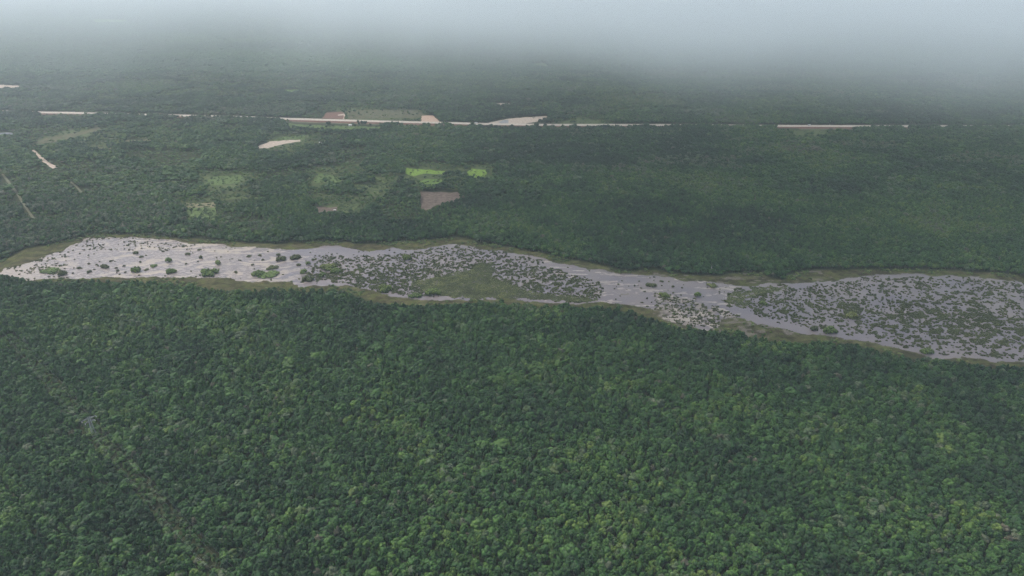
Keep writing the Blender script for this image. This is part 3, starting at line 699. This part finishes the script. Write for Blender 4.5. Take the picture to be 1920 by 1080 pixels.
for nm, key, poly, lab in FIELDS:
    if key in ('olive', 'olive2', 'brownf', 'lime', 'lime2', 'tan'):
        A = np.array(poly); uu = r.uniform(A[:, 0].min(), A[:, 0].max(), 260); vv = r.uniform(A[:, 1].min(), A[:, 1].max(), 260)
        kk = inpoly(uu, vv, poly) & (r.uniform(0, 1, 260) < (.38 if key[0] == 'o' else .18)); gx, gy = ground(uu[kk], vv[kk]); fx += list(gx); fy += list(gy)
P = np.column_stack([fx, fy]); n = len(P); sz = r.uniform(1.2, 3.4, n)
go('field_shrubbery', src_bush, P, r.uniform(0, 6.28, n), sz, sz * r.uniform(.7, 1.2, n), r.integers(0, 5, n), r.uniform(.05, .6, n), 'scattered low shrubs growing over the fields')

# ------------------------------------------------------------------ sedge of the marsh
gx = np.arange(-1060, 1060, 1.9); gy = np.arange(795, 1320, 1.9); GX, GY = np.meshgrid(gx, gy)
GX = GX.ravel() + r.uniform(-.9, .9, GX.size); GY = GY.ravel() + r.uniform(-.9, .9, GX.size)
u, v, _ = pix(GX, GY); pre = inpoly(u, v, OUTER) & (u > -90) & (u < 2060); GX, GY, u, v = GX[pre], GY[pre], u[pre], v[pre]
wm = smooth_mask(WATER, GX, GY, 7, 1); vg = veg_field(GX, GY)
core = inpoly(u, v, CORE) | inpoly(u, v, SPIT)
prob = np.where(wm > .5, vg * .70, .46)
# loose single tussocks in the speckled parts
sp_ = (inpoly(u, v, MID1) | inpoly(u, v, RIGHT)) & ~core; prob = np.maximum(prob, np.where(sp_ & (wm > .5), .02 * (fbm(GX / 12, GY / 12, 491, 2) > .42), 0))
prob = np.maximum(prob, np.where(inpoly(u, v, MARL), .10, 0))
prob = np.maximum(prob, np.where((wm > .5) & (u > 560) & (u < 1400) & ~sp_, .006, 0))
prob = np.maximum(prob, np.where((wm > .5) & (u < 560), .0035, 0))
tip = (wm > .5) & (u < 130); prob = np.maximum(prob, np.where(tip, .16 * sstep(.5, .6, fbm(GX / 22, GY / 7, 495, 3)), 0))
nb = (wm > .5) & (u > 130) & (u < 420) & (v < 470); prob = np.maximum(prob, np.where(nb, .10 * sstep(.52, .62, fbm(GX / 26, GY / 8, 497, 3)), 0))
k = r.uniform(0, 1, len(GX)) < prob; P = np.column_stack([GX, GY])[k]; n = len(P); wmk = wm[k]; corek = core[k]
sz = np.where(wmk > .5, np.where(corek, r.uniform(1.3, 2.2, n), r.uniform(1.0, 2.3, n)), r.uniform(.5, 1.7, n))
hh = np.where(wmk > .5, np.where(corek, sz * .55, sz * r.uniform(.8, 1.3, n)), sz * .6)
tn = np.where(wmk > .5, .18 + .35 * fbm(P[:, 0] / 40, P[:, 1] / 30, 499, 3) + r.uniform(-.12, .2, n), .28 + .5 * (fbm(P[:, 0] / 30, P[:, 1] / 14, 502, 3) - .3) + r.uniform(-.1, .15, n))
tn = np.clip(tn + corek * (.10 + .9 * (fbm(P[:, 0] / 14, P[:, 1] / 12, 505, 3) - .5)), 0, 1); rot = r.uniform(0, 6.28, n); kd = r.integers(0, 5, n)
u, v, zc = pix(P[:, 0], P[:, 1]); ins = (u > 8) & (u < 1912) & (wmk > .5) & ~corek & (vg[k] < .5)
pick = np.argsort(-np.where(ins, sz / zc, 0))[:300]
for i in pick:
    o = bpy.data.objects.new('sedge_tussock', sedge_meshes[kd[i]]); C.objects.link(o); o.location = (P[i, 0], P[i, 1], -.1); o.rotation_euler = (0, 0, rot[i]); o.scale = (sz[i], sz[i], hh[i]); o['tint'] = float(tn[i])
    east = u[i] > 1300
    tone_ = 'dark' if tn[i] < .33 else 'olive' if tn[i] < .48 else 'light green'; big_ = 'large' if sz[i] > 2.1 else 'small'
    if east: pl_ = 'the eastern marsh, %s, %s' % ('narrow west tip' if u[i] < 1520 else 'left of its centre' if u[i] < 1680 else 'right of its centre' if u[i] < 1800 else 'at the right edge', 'south side' if v[i] > np.interp(u[i], [1380, 1920], [580, 640]) else 'north side')
    elif u[i] > 560: pl_ = 'the middle marsh %s' % ('west of the small blue pool' if u[i] < 730 else 'north of the green meadow' if u[i] < 960 else 'east of the green meadow' if u[i] < 1130 else 'in the narrows')
    else: pl_ = 'the western marsh %s' % ('at its pale tip' if u[i] < 140 else 'in open water')
    props(o, '%s %s sedge tussock in %s' % (big_, tone_, pl_), 'tussock',
          'single tussocks in the %s marsh' % ('eastern' if east else 'middle' if u[i] > 560 else 'western'))
rest = np.ones(n, bool); rest[pick] = False
go('sedge', src_sedge, P[rest], rot[rest], sz[rest], hh[rest], kd[rest], tn[rest], 'olive sedge growing in clumps and meadows across the marsh', z=-.1, tilt=.05)
print('sedge', n)

# ------------------------------------------------------------------ single bushes in the open water (photo position, width px, height ratio, tint, label)
BUSH = [(255,474,12,.35,.1,0),(265,481,9,.35,.1,0),(208,489,6,.6,.0,0),(263,491,5.5,.7,.0,0),(316,486,14,.95,.35,'tall round green bush, the tallest in the open western water'),
 (256,506,17,.6,.35,'broad green bush in the western water nearest the south bank'),(321,508,21,.38,.30,'low wide green bush in the western water, second from the west bank'),(197,500,17,.35,.05,'long dark sedge bush, the longest of the far western water'),
 (148,502,9,.35,0,0),(167,494,6,.5,0,0),(166,478,3.5,.8,0,0),(140,486,3.5,.7,0,0),(184,498,4,.7,0,0),(168,509,10,.4,.05,0),(177,505,5,.4,0,0),(218,502,6,.5,0,0),(221,507,7,.5,0,0),
 (219,511,3.5,.7,0,0),(233,498,6.5,.5,0,0),(235,510,5.5,.4,0,0),(288,498,15,.22,.25,0),(275,505,11,.22,.1,0),(240,460,6,.4,0,0),(306,471,6.5,.4,0,0),(137,512,4.5,.5,0,0),
 (117,512,19,.45,.05,'dark bushy islet near the pale western tip'),(93,508,32,.14,.3,'flat olive islet beside the dark islet at the western tip'),(75,487,9,.3,.05,0),
 (352,476,11,.4,.1,0),(377,482,8.5,.7,.1,0),(410,492,13,.75,.5,'bright green round bush in mid water, west of the big islet pair'),(392,510,32,.34,.28,'large long bush islet close to the south bank'),
 (442,510,7.5,.6,.1,0),(474,496,7,.5,0,0),(451,488,4.5,.6,0,0),(467,480,10,.3,0,0),(522,477,10,.45,.15,0),(487,478,7,.45,.1,0),(493,487,5.5,.6,0,0),(371,490,4,.6,0,0),(349,494,5.5,.6,0,0),
 (484,512,24,.5,.38,'tall bush at the head of a large sandy islet'),(505,514,38,.12,.30,'flat sedge islet trailing east from a tall bush'),(510,502,21,.2,.2,0),(569,507,15,.85,.42,'round leafy bush where the open water ends'),
 (578,493,10,.85,.3,0),(617,497,31,.42,.55,'broad bright bush thicket on the edge of the speckled marsh'),(560,496,10,.4,.05,0),(527,485,19,.4,.15,0),(553,482,22,.28,.1,0),(605,515,13,.7,.3,0),(578,522,20,.45,.2,0),
 (587,509,7,.7,.1,0),(374,468,9,.25,.05,0),(327,463,6,.3,0,0),(630,507,22,.4,.4,0),(723,540,26,.55,.45,'round green thicket just west of the small blue pool'),(811,546,32,.45,.40,'wide pale green thicket east of the small blue pool'),
 (762,483,18,.5,.5,'isolated green bush at the far side of the speckled middle marsh'),(778,555,24,.3,.25,0),(1130,540,6,.7,0,0),(1190,535,4.5,.8,0,0),(1122,529,7,.6,.05,0),(1213,559,5,.8,0,0),(1221,534,22,.25,.15,0),
 (1240,527,9,.4,.1,0),(1262,537,7.5,.5,.1,0),(1335,535,18,.35,.7,'yellow green bush on the far bank of the narrows'),(1308,552,14,.7,.35,0),(1245,553,20,.35,.5,0),(1263,588,6,.9,.4,0),(1430,568,14,.55,.4,0),
 (1555,617,26,.5,.3,'rounded sedge islet by the south bank of the eastern marsh'),(1595,590,24,.4,.6,'light green bush patch in the middle of the eastern marsh'),(1737,657,24,.4,.3,0),(1526,617,15,.6,.1,0)]
for (u_, v_, wd, hr, tn_, lab) in BUSH:
    x, y = [float(q) for q in ground(u_, v_ + wd * hr * .35)]; sc = pix(x, y)[2] / F; rr = wd * sc / 2
    n_sub = 1 if wd < 12 or hr > .6 else max(2, int(wd * .22 / max(hr, .2)))
    n_sub = min(n_sub, 6); parts_V, parts_F, parts_C = [], [], []; n0 = 0
    for q in range(n_sub):
        me = bush_meshes[random.randrange(5)] if True else None
        vv = np.zeros(len(me.vertices) * 3, np.float32); me.vertices.foreach_get('co', vv); vv = vv.reshape(-1, 3).copy()
        a = random.uniform(0, 6.28); ca, sa = math.cos(a), math.sin(a); vv = vv @ np.array([[ca, sa, 0], [-sa, ca, 0], [0, 0, 1]])
        s = rr * (1.0 if n_sub == 1 else random.uniform(.40, .62)); ox = 0 if n_sub == 1 else (-.55 + 1.1 * q / (n_sub - 1)) * rr + random.uniform(-.1, .1) * rr; oy = 0 if n_sub == 1 else random.uniform(-.5, .5) * rr
        vv *= (s, s * (1 if n_sub == 1 else 1.1), max(1.6, min(9., 2 * rr * hr * .95)) * random.uniform(.85, 1.15) / .85); vv += (ox, oy, 0)
        ff = np.array([p.vertices[:] for p in me.polygons]) + n0; cl = np.zeros(len(me.vertices), np.float32); me.attributes['clump'].data.foreach_get('value', cl)
        parts_V.append(vv); parts_F.append(ff); parts_C.append(cl); n0 += len(vv)
    o = make_mesh('marsh_bush', np.concatenate(parts_V), np.concatenate(parts_F), M_shrub if tn_ > .22 else M_sedge, loc=(x, y, -.15)); attr(o.data, 'clump', np.concatenate(parts_C)); o['tint'] = float(min(1, tn_ * 1.1 + .28))
    if lab: props(o, lab, 'bush')
    else:
        wh = 'western' if u_ < 640 else 'middle' if u_ < 1300 else 'eastern'; k_ = 'tiny' if wd < 5.5 else 'small' if wd < 8 else 'long flat' if hr < .36 else 'rounded'
        props(o, '%s dark bush in the %s water, %s' % (k_, wh, ('near the pale tip' if u_ < 190 else 'left of the tall round bush' if u_ < 300 else 'between the tall bush and the long islet' if u_ < 440 else 'around the sandy islet' if u_ < 540 else 'where the open water ends') if wh == 'western' else 'west of the green meadow' if u_ < 900 else 'around the narrows' if u_ < 1300 else 'left part' if u_ < 1560 else 'right part'), 'bush', 'small bushes standing in the %s marsh water' % wh)

# ------------------------------------------------------------------ pylon and its cables
def lattice_pylon():
    e = bpy.data.objects.new('electricity_pylon', None); C.objects.link(e); e.location = (px_, py_, .5)
    d = cl2 - cl0; e.rotation_euler = (0, 0, math.atan2(d[1], d[0]) + math.pi / 2)
    props(e, 'grey lattice steel electricity pylon rising out of the near forest', 'pylon')
    T = []; hw = lambda z: 2.3 - 1.55 * z / 27
    def cor(z): w_ = hw(z); return [(-w_, -w_, z), (w_, -w_, z), (w_, w_, z), (-w_, w_, z)]
    lv = [0, 4.5, 8.5, 12.2, 15.5, 18.5, 21, 23.2, 25.2, 27]
    for a, b in zip(lv[:-1], lv[1:]):
        A, B = cor(a), cor(b)
        for i in range(4):
            T.append(tube(A[i], B[i], .13, .13, 5)); T.append(tube(A[i], B[(i + 1) % 4], .07, .07, 4)); T.append(tube(A[(i + 1) % 4], B[i], .07, .07, 4)); T.append(tube(B[i], B[(i + 1) % 4], .07, .07, 4))
    V, F_ = join(T); make_mesh('lattice_body', V, F_, M_steel, e)
    def arm(z, L):
        T = []
        for s in (-1, 1):
            tip_ = (s * L, 0, z); w_ = hw(z)
            for dy in (-w_, w_):
                T.append(tube((s * w_, dy, z), tip_, .12, .09, 5)); T.append(tube((s * w_, dy, z + 1.6), tip_, .10, .08, 5))
                for q in (.25, .5, .75):
                    a_ = Vector((s * w_, dy, z)).lerp(Vector(tip_), q); b_ = Vector((s * w_, dy, z + 1.6)).lerp(Vector(tip_), q); T.append(tube(a_, b_, .05, .05, 4))
                    c_ = Vector((s * w_, -dy, z)).lerp(Vector(tip_), q); T.append(tube(a_, c_, .05, .05, 4))
        V, F_ = join(T); make_mesh('cross_arm', V, F_, M_steel, e)
        for s in (-1, 1):
            P_ = [tube((s * (L - .1), 0, z - .1 - .28 * k), (s * (L - .1), 0, z - .24 - .28 * k), .26, .14, 8) for k in range(7)]
            V, F_ = join(P_ + [tube((s * (L - .1), 0, z), (s * (L - .1), 0, z - 2.2), .05, .05, 5)]); make_mesh('insulator', V, F_, M_ins, e)
    arm(25.2, 7.5); arm(21.0, 5.2)
    return e
py_e = lattice_pylon()
bpy.context.view_layer.update(); MW = py_e.matrix_world
for k, (lx, lz, lab) in enumerate(((-7.4, 23.0, 'upper western'), (7.4, 23.0, 'upper eastern'), (-5.1, 18.8, 'lower western'), (5.1, 18.8, 'lower eastern'))):
    p0 = MW @ Vector((lx, 0, lz)); d = Vector((cl2[0] - cl0[0], cl2[1] - cl0[1], 0)).normalized(); T = []
    for sgn in (1, -1):
        pts = []
        for q in range(25):
            s = q / 24; pts.append(p0 + d * sgn * 330 * s + Vector((0, 0, -4 * 7.5 * s * (1 - s))))
        for a, b in zip(pts[:-1], pts[1:]): T.append(tube(a, b, .02, .02, 4))
    V, F_ = join(T); props(make_mesh('power_cable', V, F_, M_steel), '%s power cable sagging away from the grey pylon' % lab, 'cable', 'power cables of the pylon')

# ------------------------------------------------------------------ small buildings and machines far off
def box(x0, x1, y0, y1, z0, z1):
    V = [(x, y, z) for z in (z0, z1) for y in (y0, y1) for x in (x0, x1)]
    return V, [[0, 2, 3, 1], [4, 5, 7, 6], [0, 1, 5, 4], [2, 6, 7, 3], [0, 4, 6, 2], [1, 3, 7, 5]]
def shed(u_, v_, L, W, hgt, rz, label):
    x, y = [float(q) for q in ground(u_, v_)]
    e = bpy.data.objects.new('shed', None); C.objects.link(e); e.location = (x, y, .7); e.rotation_euler = (0, 0, rz); props(e, label, 'shed')
    V, F_ = box(-L / 2, L / 2, -W / 2, W / 2, 0, hgt); make_mesh('wall', V, F_, M_wallw, e)
    r_ = hgt + W * .22; a, b = L / 2 + .5, W / 2 + .5
    V = [(-a, -b, hgt - .05), (a, -b, hgt - .05), (a, b, hgt - .05), (-a, b, hgt - .05), (-a, 0, r_), (a, 0, r_)] + [(-a, -b, hgt + .15), (a, -b, hgt + .15), (a, b, hgt + .15), (-a, b, hgt + .15), (-a, 0, r_ + .2), (a, 0, r_ + .2)]
    F_ = [[0, 3, 2, 1], [6, 7, 11, 10], [8, 9, 10, 11], [0, 1, 7, 6], [2, 3, 9, 8], [0, 6, 10, 9, 3, 4], [1, 5, 2, 8, 11, 7]]
    make_mesh('roof', V, F_, M_roofw, e)
    V, F_ = box(-.6, .6, -W / 2 - .05, -W / 2 + .02, .02, 2.1); make_mesh('door', V, F_, M_dark, e)
    for s in (-L * .3, L * .3): V, F_ = box(s - .5, s + .5, -W / 2 - .04, -W / 2 + .02, 1.1, 2.0); make_mesh('window', V, F_, M_dark, e)
SH = [(657,236.5,9,7,3.2,.1,'white roofed shed on the grass in front of the roadway'),(609,188,10,7,3.2,.3,'tiny white roofed shed alone in the woods behind the roadway'),(601,269,7,5,3,.5,'small white shed east of the long sand pit'),
 (612,267,8,5,3,-.3,'small pale shed among trees, beside the small white shed'),(669,263.5,5,5,3,.2,'tiny shed in the woods west of the pale row of sheds'),(696,261,12,5,3,.1,'long low pale shed under a dark tree row'),(706,260,11,5,3,.1,'long pale shed at the east end of the low shed pair'),
 (726,258.5,7,6,3,.0,'small pale shed apart from the low shed pair'),(866,244,12,8,3.6,.45,'white roofed house in front of the roadway, ringed by forest'),(887,239.5,16,7,3.4,.25,'white roofed hall touching the near side of the roadway'),
 (628,396,4,3,2.4,.1,'tiny pale hut on the corner of the small brown strip'),(318,32,26,14,5,.1,'white farm building in the far haze, west one'),(325,33,16,12,5,.3,'white farm building in the far haze, east one')]
for s_ in SH: shed(*s_)
def truck(u_, off, rz, label):
    i = int(np.searchsorted(ru, u_)); e = bpy.data.objects.new('dump_truck', None); C.objects.link(e); e.location = (rx[i] + ax[i] * off, ry[i] + ay[i] * off, 3.91); e.rotation_euler = (0, 0, rz); props(e, label, 'truck')
    V, F_ = box(-4.2, 2.2, -1.25, 1.25, 1.2, 3.3); V = [(x * (1.06 if z > 2 else 1), y * (1.05 if z > 2 else 1), z) for x, y, z in V]; make_mesh('cargo_bed', V, F_, M_body, e)
    V, F_ = box(2.5, 4.4, -1.2, 1.2, .9, 3.2); V = [(x - (.4 if (z > 2 and x > 3) else 0), y, z) for x, y, z in V]; make_mesh('cab', V, F_, M_body, e)
    V, F_ = box(-4.2, 4.3, -.5, .5, .8, 1.15); make_mesh('chassis', V, F_, M_tyre, e)
    for x_ in (-3.2, -1.8, 3.3):
        for y_ in (-1.1, 1.1): V, F_ = tube((x_, y_ - .18, .52), (x_, y_ + .18, .52), .52, .52, 12); make_mesh('wheel', V, F_, M_tyre, e)
truck(1516, 5, .05, 'white truck standing on the straight eastern stretch of roadway')
truck(890, 4, .05, 'white truck on the roadway next to the sand quarry')
def excavator(u_, v_, rz, label):
    x, y = [float(q) for q in ground(u_, v_)]; e = bpy.data.objects.new('excavator', None); C.objects.link(e); e.location = (x, y, 1.05); e.rotation_euler = (0, 0, rz); props(e, label, 'excavator')
    for s in (-1.2, 1.2):
        V, F_ = box(-2, 2, s - .3, s + .3, 0, .9); V = [(x_ * (.8 if z < .5 else 1), y_, z) for x_, y_, z in V]; make_mesh('track', V, F_, M_tyre, e)
    V, F_ = box(-1.8, 1.5, -1.3, 1.3, 1.0, 2.2); make_mesh('body', V, F_, MF['tan'], e); V, F_ = box(.2, 1.6, .2, 1.3, 2.2, 3.2); make_mesh('cab', V, F_, M_body, e)
    V, F_ = join([tube((1.4, -.3, 1.8), (4.2, -.3, 4.6), .3, .22), tube((4.2, -.3, 4.6), (6.0, -.3, 2.0), .22, .15)]); make_mesh('boom', V, F_, MF['tan'], e)
    V, F_ = box(5.4, 6.5, -.9, .3, 1.1, 2.1); V = [(x_ + (.3 if z > 1.5 else 0), y_, z) for x_, y_, z in V]; make_mesh('bucket', V, F_, M_tyre, e)
excavator(1000, 222, .6, 'excavator standing in the upper sand quarry')
# poles and pale dead trunks along the roadway
for u_, lab in ((1554, 'tall pale pole beside the straight eastern roadway'),):
    i = int(np.searchsorted(ru, u_)); x, y = rx[i], ry[i] + 24
    e = bpy.data.objects.new('utility_pole', None); C.objects.link(e); e.location = (x, y, .5); props(e, lab, 'pole')
    V, F_ = tube((0, 0, 0), (0, 0, 15), .35, .22, 8); make_mesh('post', V, F_, M_ins, e); V, F_ = box(-1.4, 1.4, -.1, .1, 13.6, 13.9); make_mesh('cross_arm', V, F_, M_ins, e)
def lone_tree(u_, v_, rad_, h_, tn_, label):
    x, y = [float(q) for q in ground(u_, v_)]; e = bpy.data.objects.new('roadside_tree', None); C.objects.link(e); e.location = (x, y, .6); props(e, label, 'tree')
    for nm, me in (('crown', near_crowns[3]), ('trunk', trunks[3])):
        c = bpy.data.objects.new(nm, me); C.objects.link(c); c.parent = e; c.scale = (rad_, rad_, h_); c['tint'] = tn_
lone_tree(681, 233.5, 6.5, 4.6, .12, 'lone dark round tree standing against the white roadway')
lone_tree(618, 237.5, 8, 3.6, .15, 'low dark tree in front of the roadway, left of the white roofed shed')
lone_tree(625, 238, 6, 3.2, .15, 'smaller dark tree touching the low dark tree by the roadway')
lone_tree(662, 234, 6, 2.8, .3, 'low green tree between the white roofed shed and the lone dark tree')
# dead, leafless trees
def dead_tree(u_, v_, h_, label, seed):
    rs = random.Random(seed); x, y = [float(q) for q in ground(u_, v_)]; e = bpy.data.objects.new('dead_tree', None); C.objects.link(e); e.location = (x, y, .4); props(e, label, 'dead tree')
    V, F_ = tube((0, 0, 0), (.3, .2, h_ * .75), .4, .2, 7); make_mesh('trunk', V, F_, M_dead, e)
    for k in range(7):
        a = rs.uniform(0, 6.28); b = Vector((.3 * k / 7, .2 * k / 7, h_ * (.35 + .06 * k))); c = b + Vector((math.cos(a) * 2.4, math.sin(a) * 2.4, h_ * .28)); V, F_ = join([tube(b, c, .18, .07, 5), tube(b.lerp(c, .5), b.lerp(c, .6) + Vector((rs.uniform(-1, 1), rs.uniform(-1, 1), 2)), .1, .04, 4)]); make_mesh('branch', V, F_, M_dead, e)
for q, (u_, v_, h_, lab) in enumerate([(1333, 511, 13, 'pale dead tree at the far forest edge above the narrows, west of a pair'), (1341, 508, 12, 'pale dead tree at the far forest edge, east of a pair'), (1386, 745, 15, 'bare pale dead tree poking out of the near forest'), (1653, 958, 14, 'bare white branched tree in the near forest canopy'),
   (1000, 470, 12, 'pale thin dead tree by the far bank of the middle marsh')]): dead_tree(u_, v_, h_, lab, q)

# ------------------------------------------------------------------ air: haze and the low cloud ahead
def vol(name, density, color, aniso=0.0):
    m = bpy.data.materials.new(name); m.use_nodes = True; n = m.node_tree.nodes; n.clear()
    v_ = n.new('ShaderNodeVolumePrincipled'); o = n.new('ShaderNodeOutputMaterial'); v_.inputs['Color'].default_value = (*color, 1); v_.inputs['Density'].default_value = density; v_.inputs['Anisotropy'].default_value = aniso
    m.node_tree.links.new(v_.outputs[0], o.inputs['Volume']); return m
HAZE = 6e-5
V, F_ = box(-14000, 14000, -1500, 13500, -2.5, 640)
props(make_mesh('haze', V, F_, vol('haze_air', HAZE, (.82, .96, 1.0))), 'thin even haze over the whole plain', kind='stuff')
def low_cloud():
    x0, x1, y0, y1, z0, z1 = -9000, 8000, 150, 10500, 300, 600
    V, F_ = box(x0, x1, y0, y1, z0, z1)
    t = NT('cloud_vapour'); sx_ = t.n('ShaderNodeSeparateXYZ'); t.l(t.pos(), sx_.inputs[0]); X_, Y_, Z_ = sx_.outputs
    def sm(v, a, b, lo=0., hi=1.):
        n = t.n('ShaderNodeMapRange', interpolation_type='SMOOTHSTEP')
        if b < a: a, b, lo, hi = b, a, hi, lo
        for q, i in ((v, 0), (a, 1), (b, 2), (lo, 3), (hi, 4)):
            if isinstance(q, (int, float)): n.inputs[i].default_value = q
            else: t.l(q, n.inputs[i])
        return n.outputs[0]
    flat = t.n('ShaderNodeCombineXYZ'); t.l(X_, flat.inputs[0]); t.l(Y_, flat.inputs[1])
    n1 = t.math('SUBTRACT', t.noise(flat.outputs[0], 1 / 520, 2, .5), .5)
    n2 = t.math('SUBTRACT', t.noise(flat.outputs[0], 1 / 1700, 1, .5), .5)
    q = t.math('DIVIDE', X_, t.math('ADD', Y_, 200.))                      # how far to the right of the flight line
    q = t.math('ADD', q, t.math('MULTIPLY', n1, .5))
    right = sm(q, -.62, .20)
    # dense skirt on the right
    zb = t.math('ADD', t.math('MULTIPLY', n1, 150.), t.math('MULTIPLY', right, -62.))      # base lower on the right
    zr = t.math('SUBTRACT', Z_, zb)
    up = sm(zr, 395., 490.)
    yy = t.math('ADD', Y_, t.math('MULTIPLY', n2, 500.))
    a = t.math('MULTIPLY', t.math('MULTIPLY', up, sm(yy, 420., 1150.)), t.math('MULTIPLY', right, CL_R))
    # broad thin veil farther off
    b = t.math('MULTIPLY', t.math('MULTIPLY', sm(t.math('SUBTRACT', Z_, t.math('MULTIPLY', n1, 60.)), 300., 450.), sm(Y_, 300., 1500.)), CL_V)
    cl = t.n('ShaderNodeCombineXYZ'); t.l(t.math('DIVIDE', X_, t.math('ADD', Y_, 600.)), cl.inputs[0])
    b = t.math('MULTIPLY', b, sm(t.noise(cl.outputs[0], 7., 3, .6), .34, .66, .6, 1.5))
    b = t.math('MULTIPLY', b, sm(q, -.15, .35, 1.0, .25))
    c = t.math('MULTIPLY', t.math('MULTIPLY', sm(Z_, 310., 420.), sm(yy, 2600., 6500.)), CL_F)
    d = t.math('ADD', t.math('ADD', a, b), c)
    d = t.math('MULTIPLY', d, sm(Z_, 600., 560.))
    v_ = t.n('ShaderNodeVolumePrincipled'); o = t.n('ShaderNodeOutputMaterial'); v_.inputs['Color'].default_value = (.85, .935, .96, 1); v_.inputs['Anisotropy'].default_value = .1
    t.l(d, v_.inputs['Density']); t.l(v_.outputs[0], o.inputs['Volume'])
    t.m.cycles.volume_step_rate = .14
    props(make_mesh('low_cloud', V, F_, t.m), 'soft grey white cloud base hanging over the far plain, lowest on the right', kind='stuff')
CL_R, CL_V, CL_F = .0046, .00125, .0011
low_cloud()
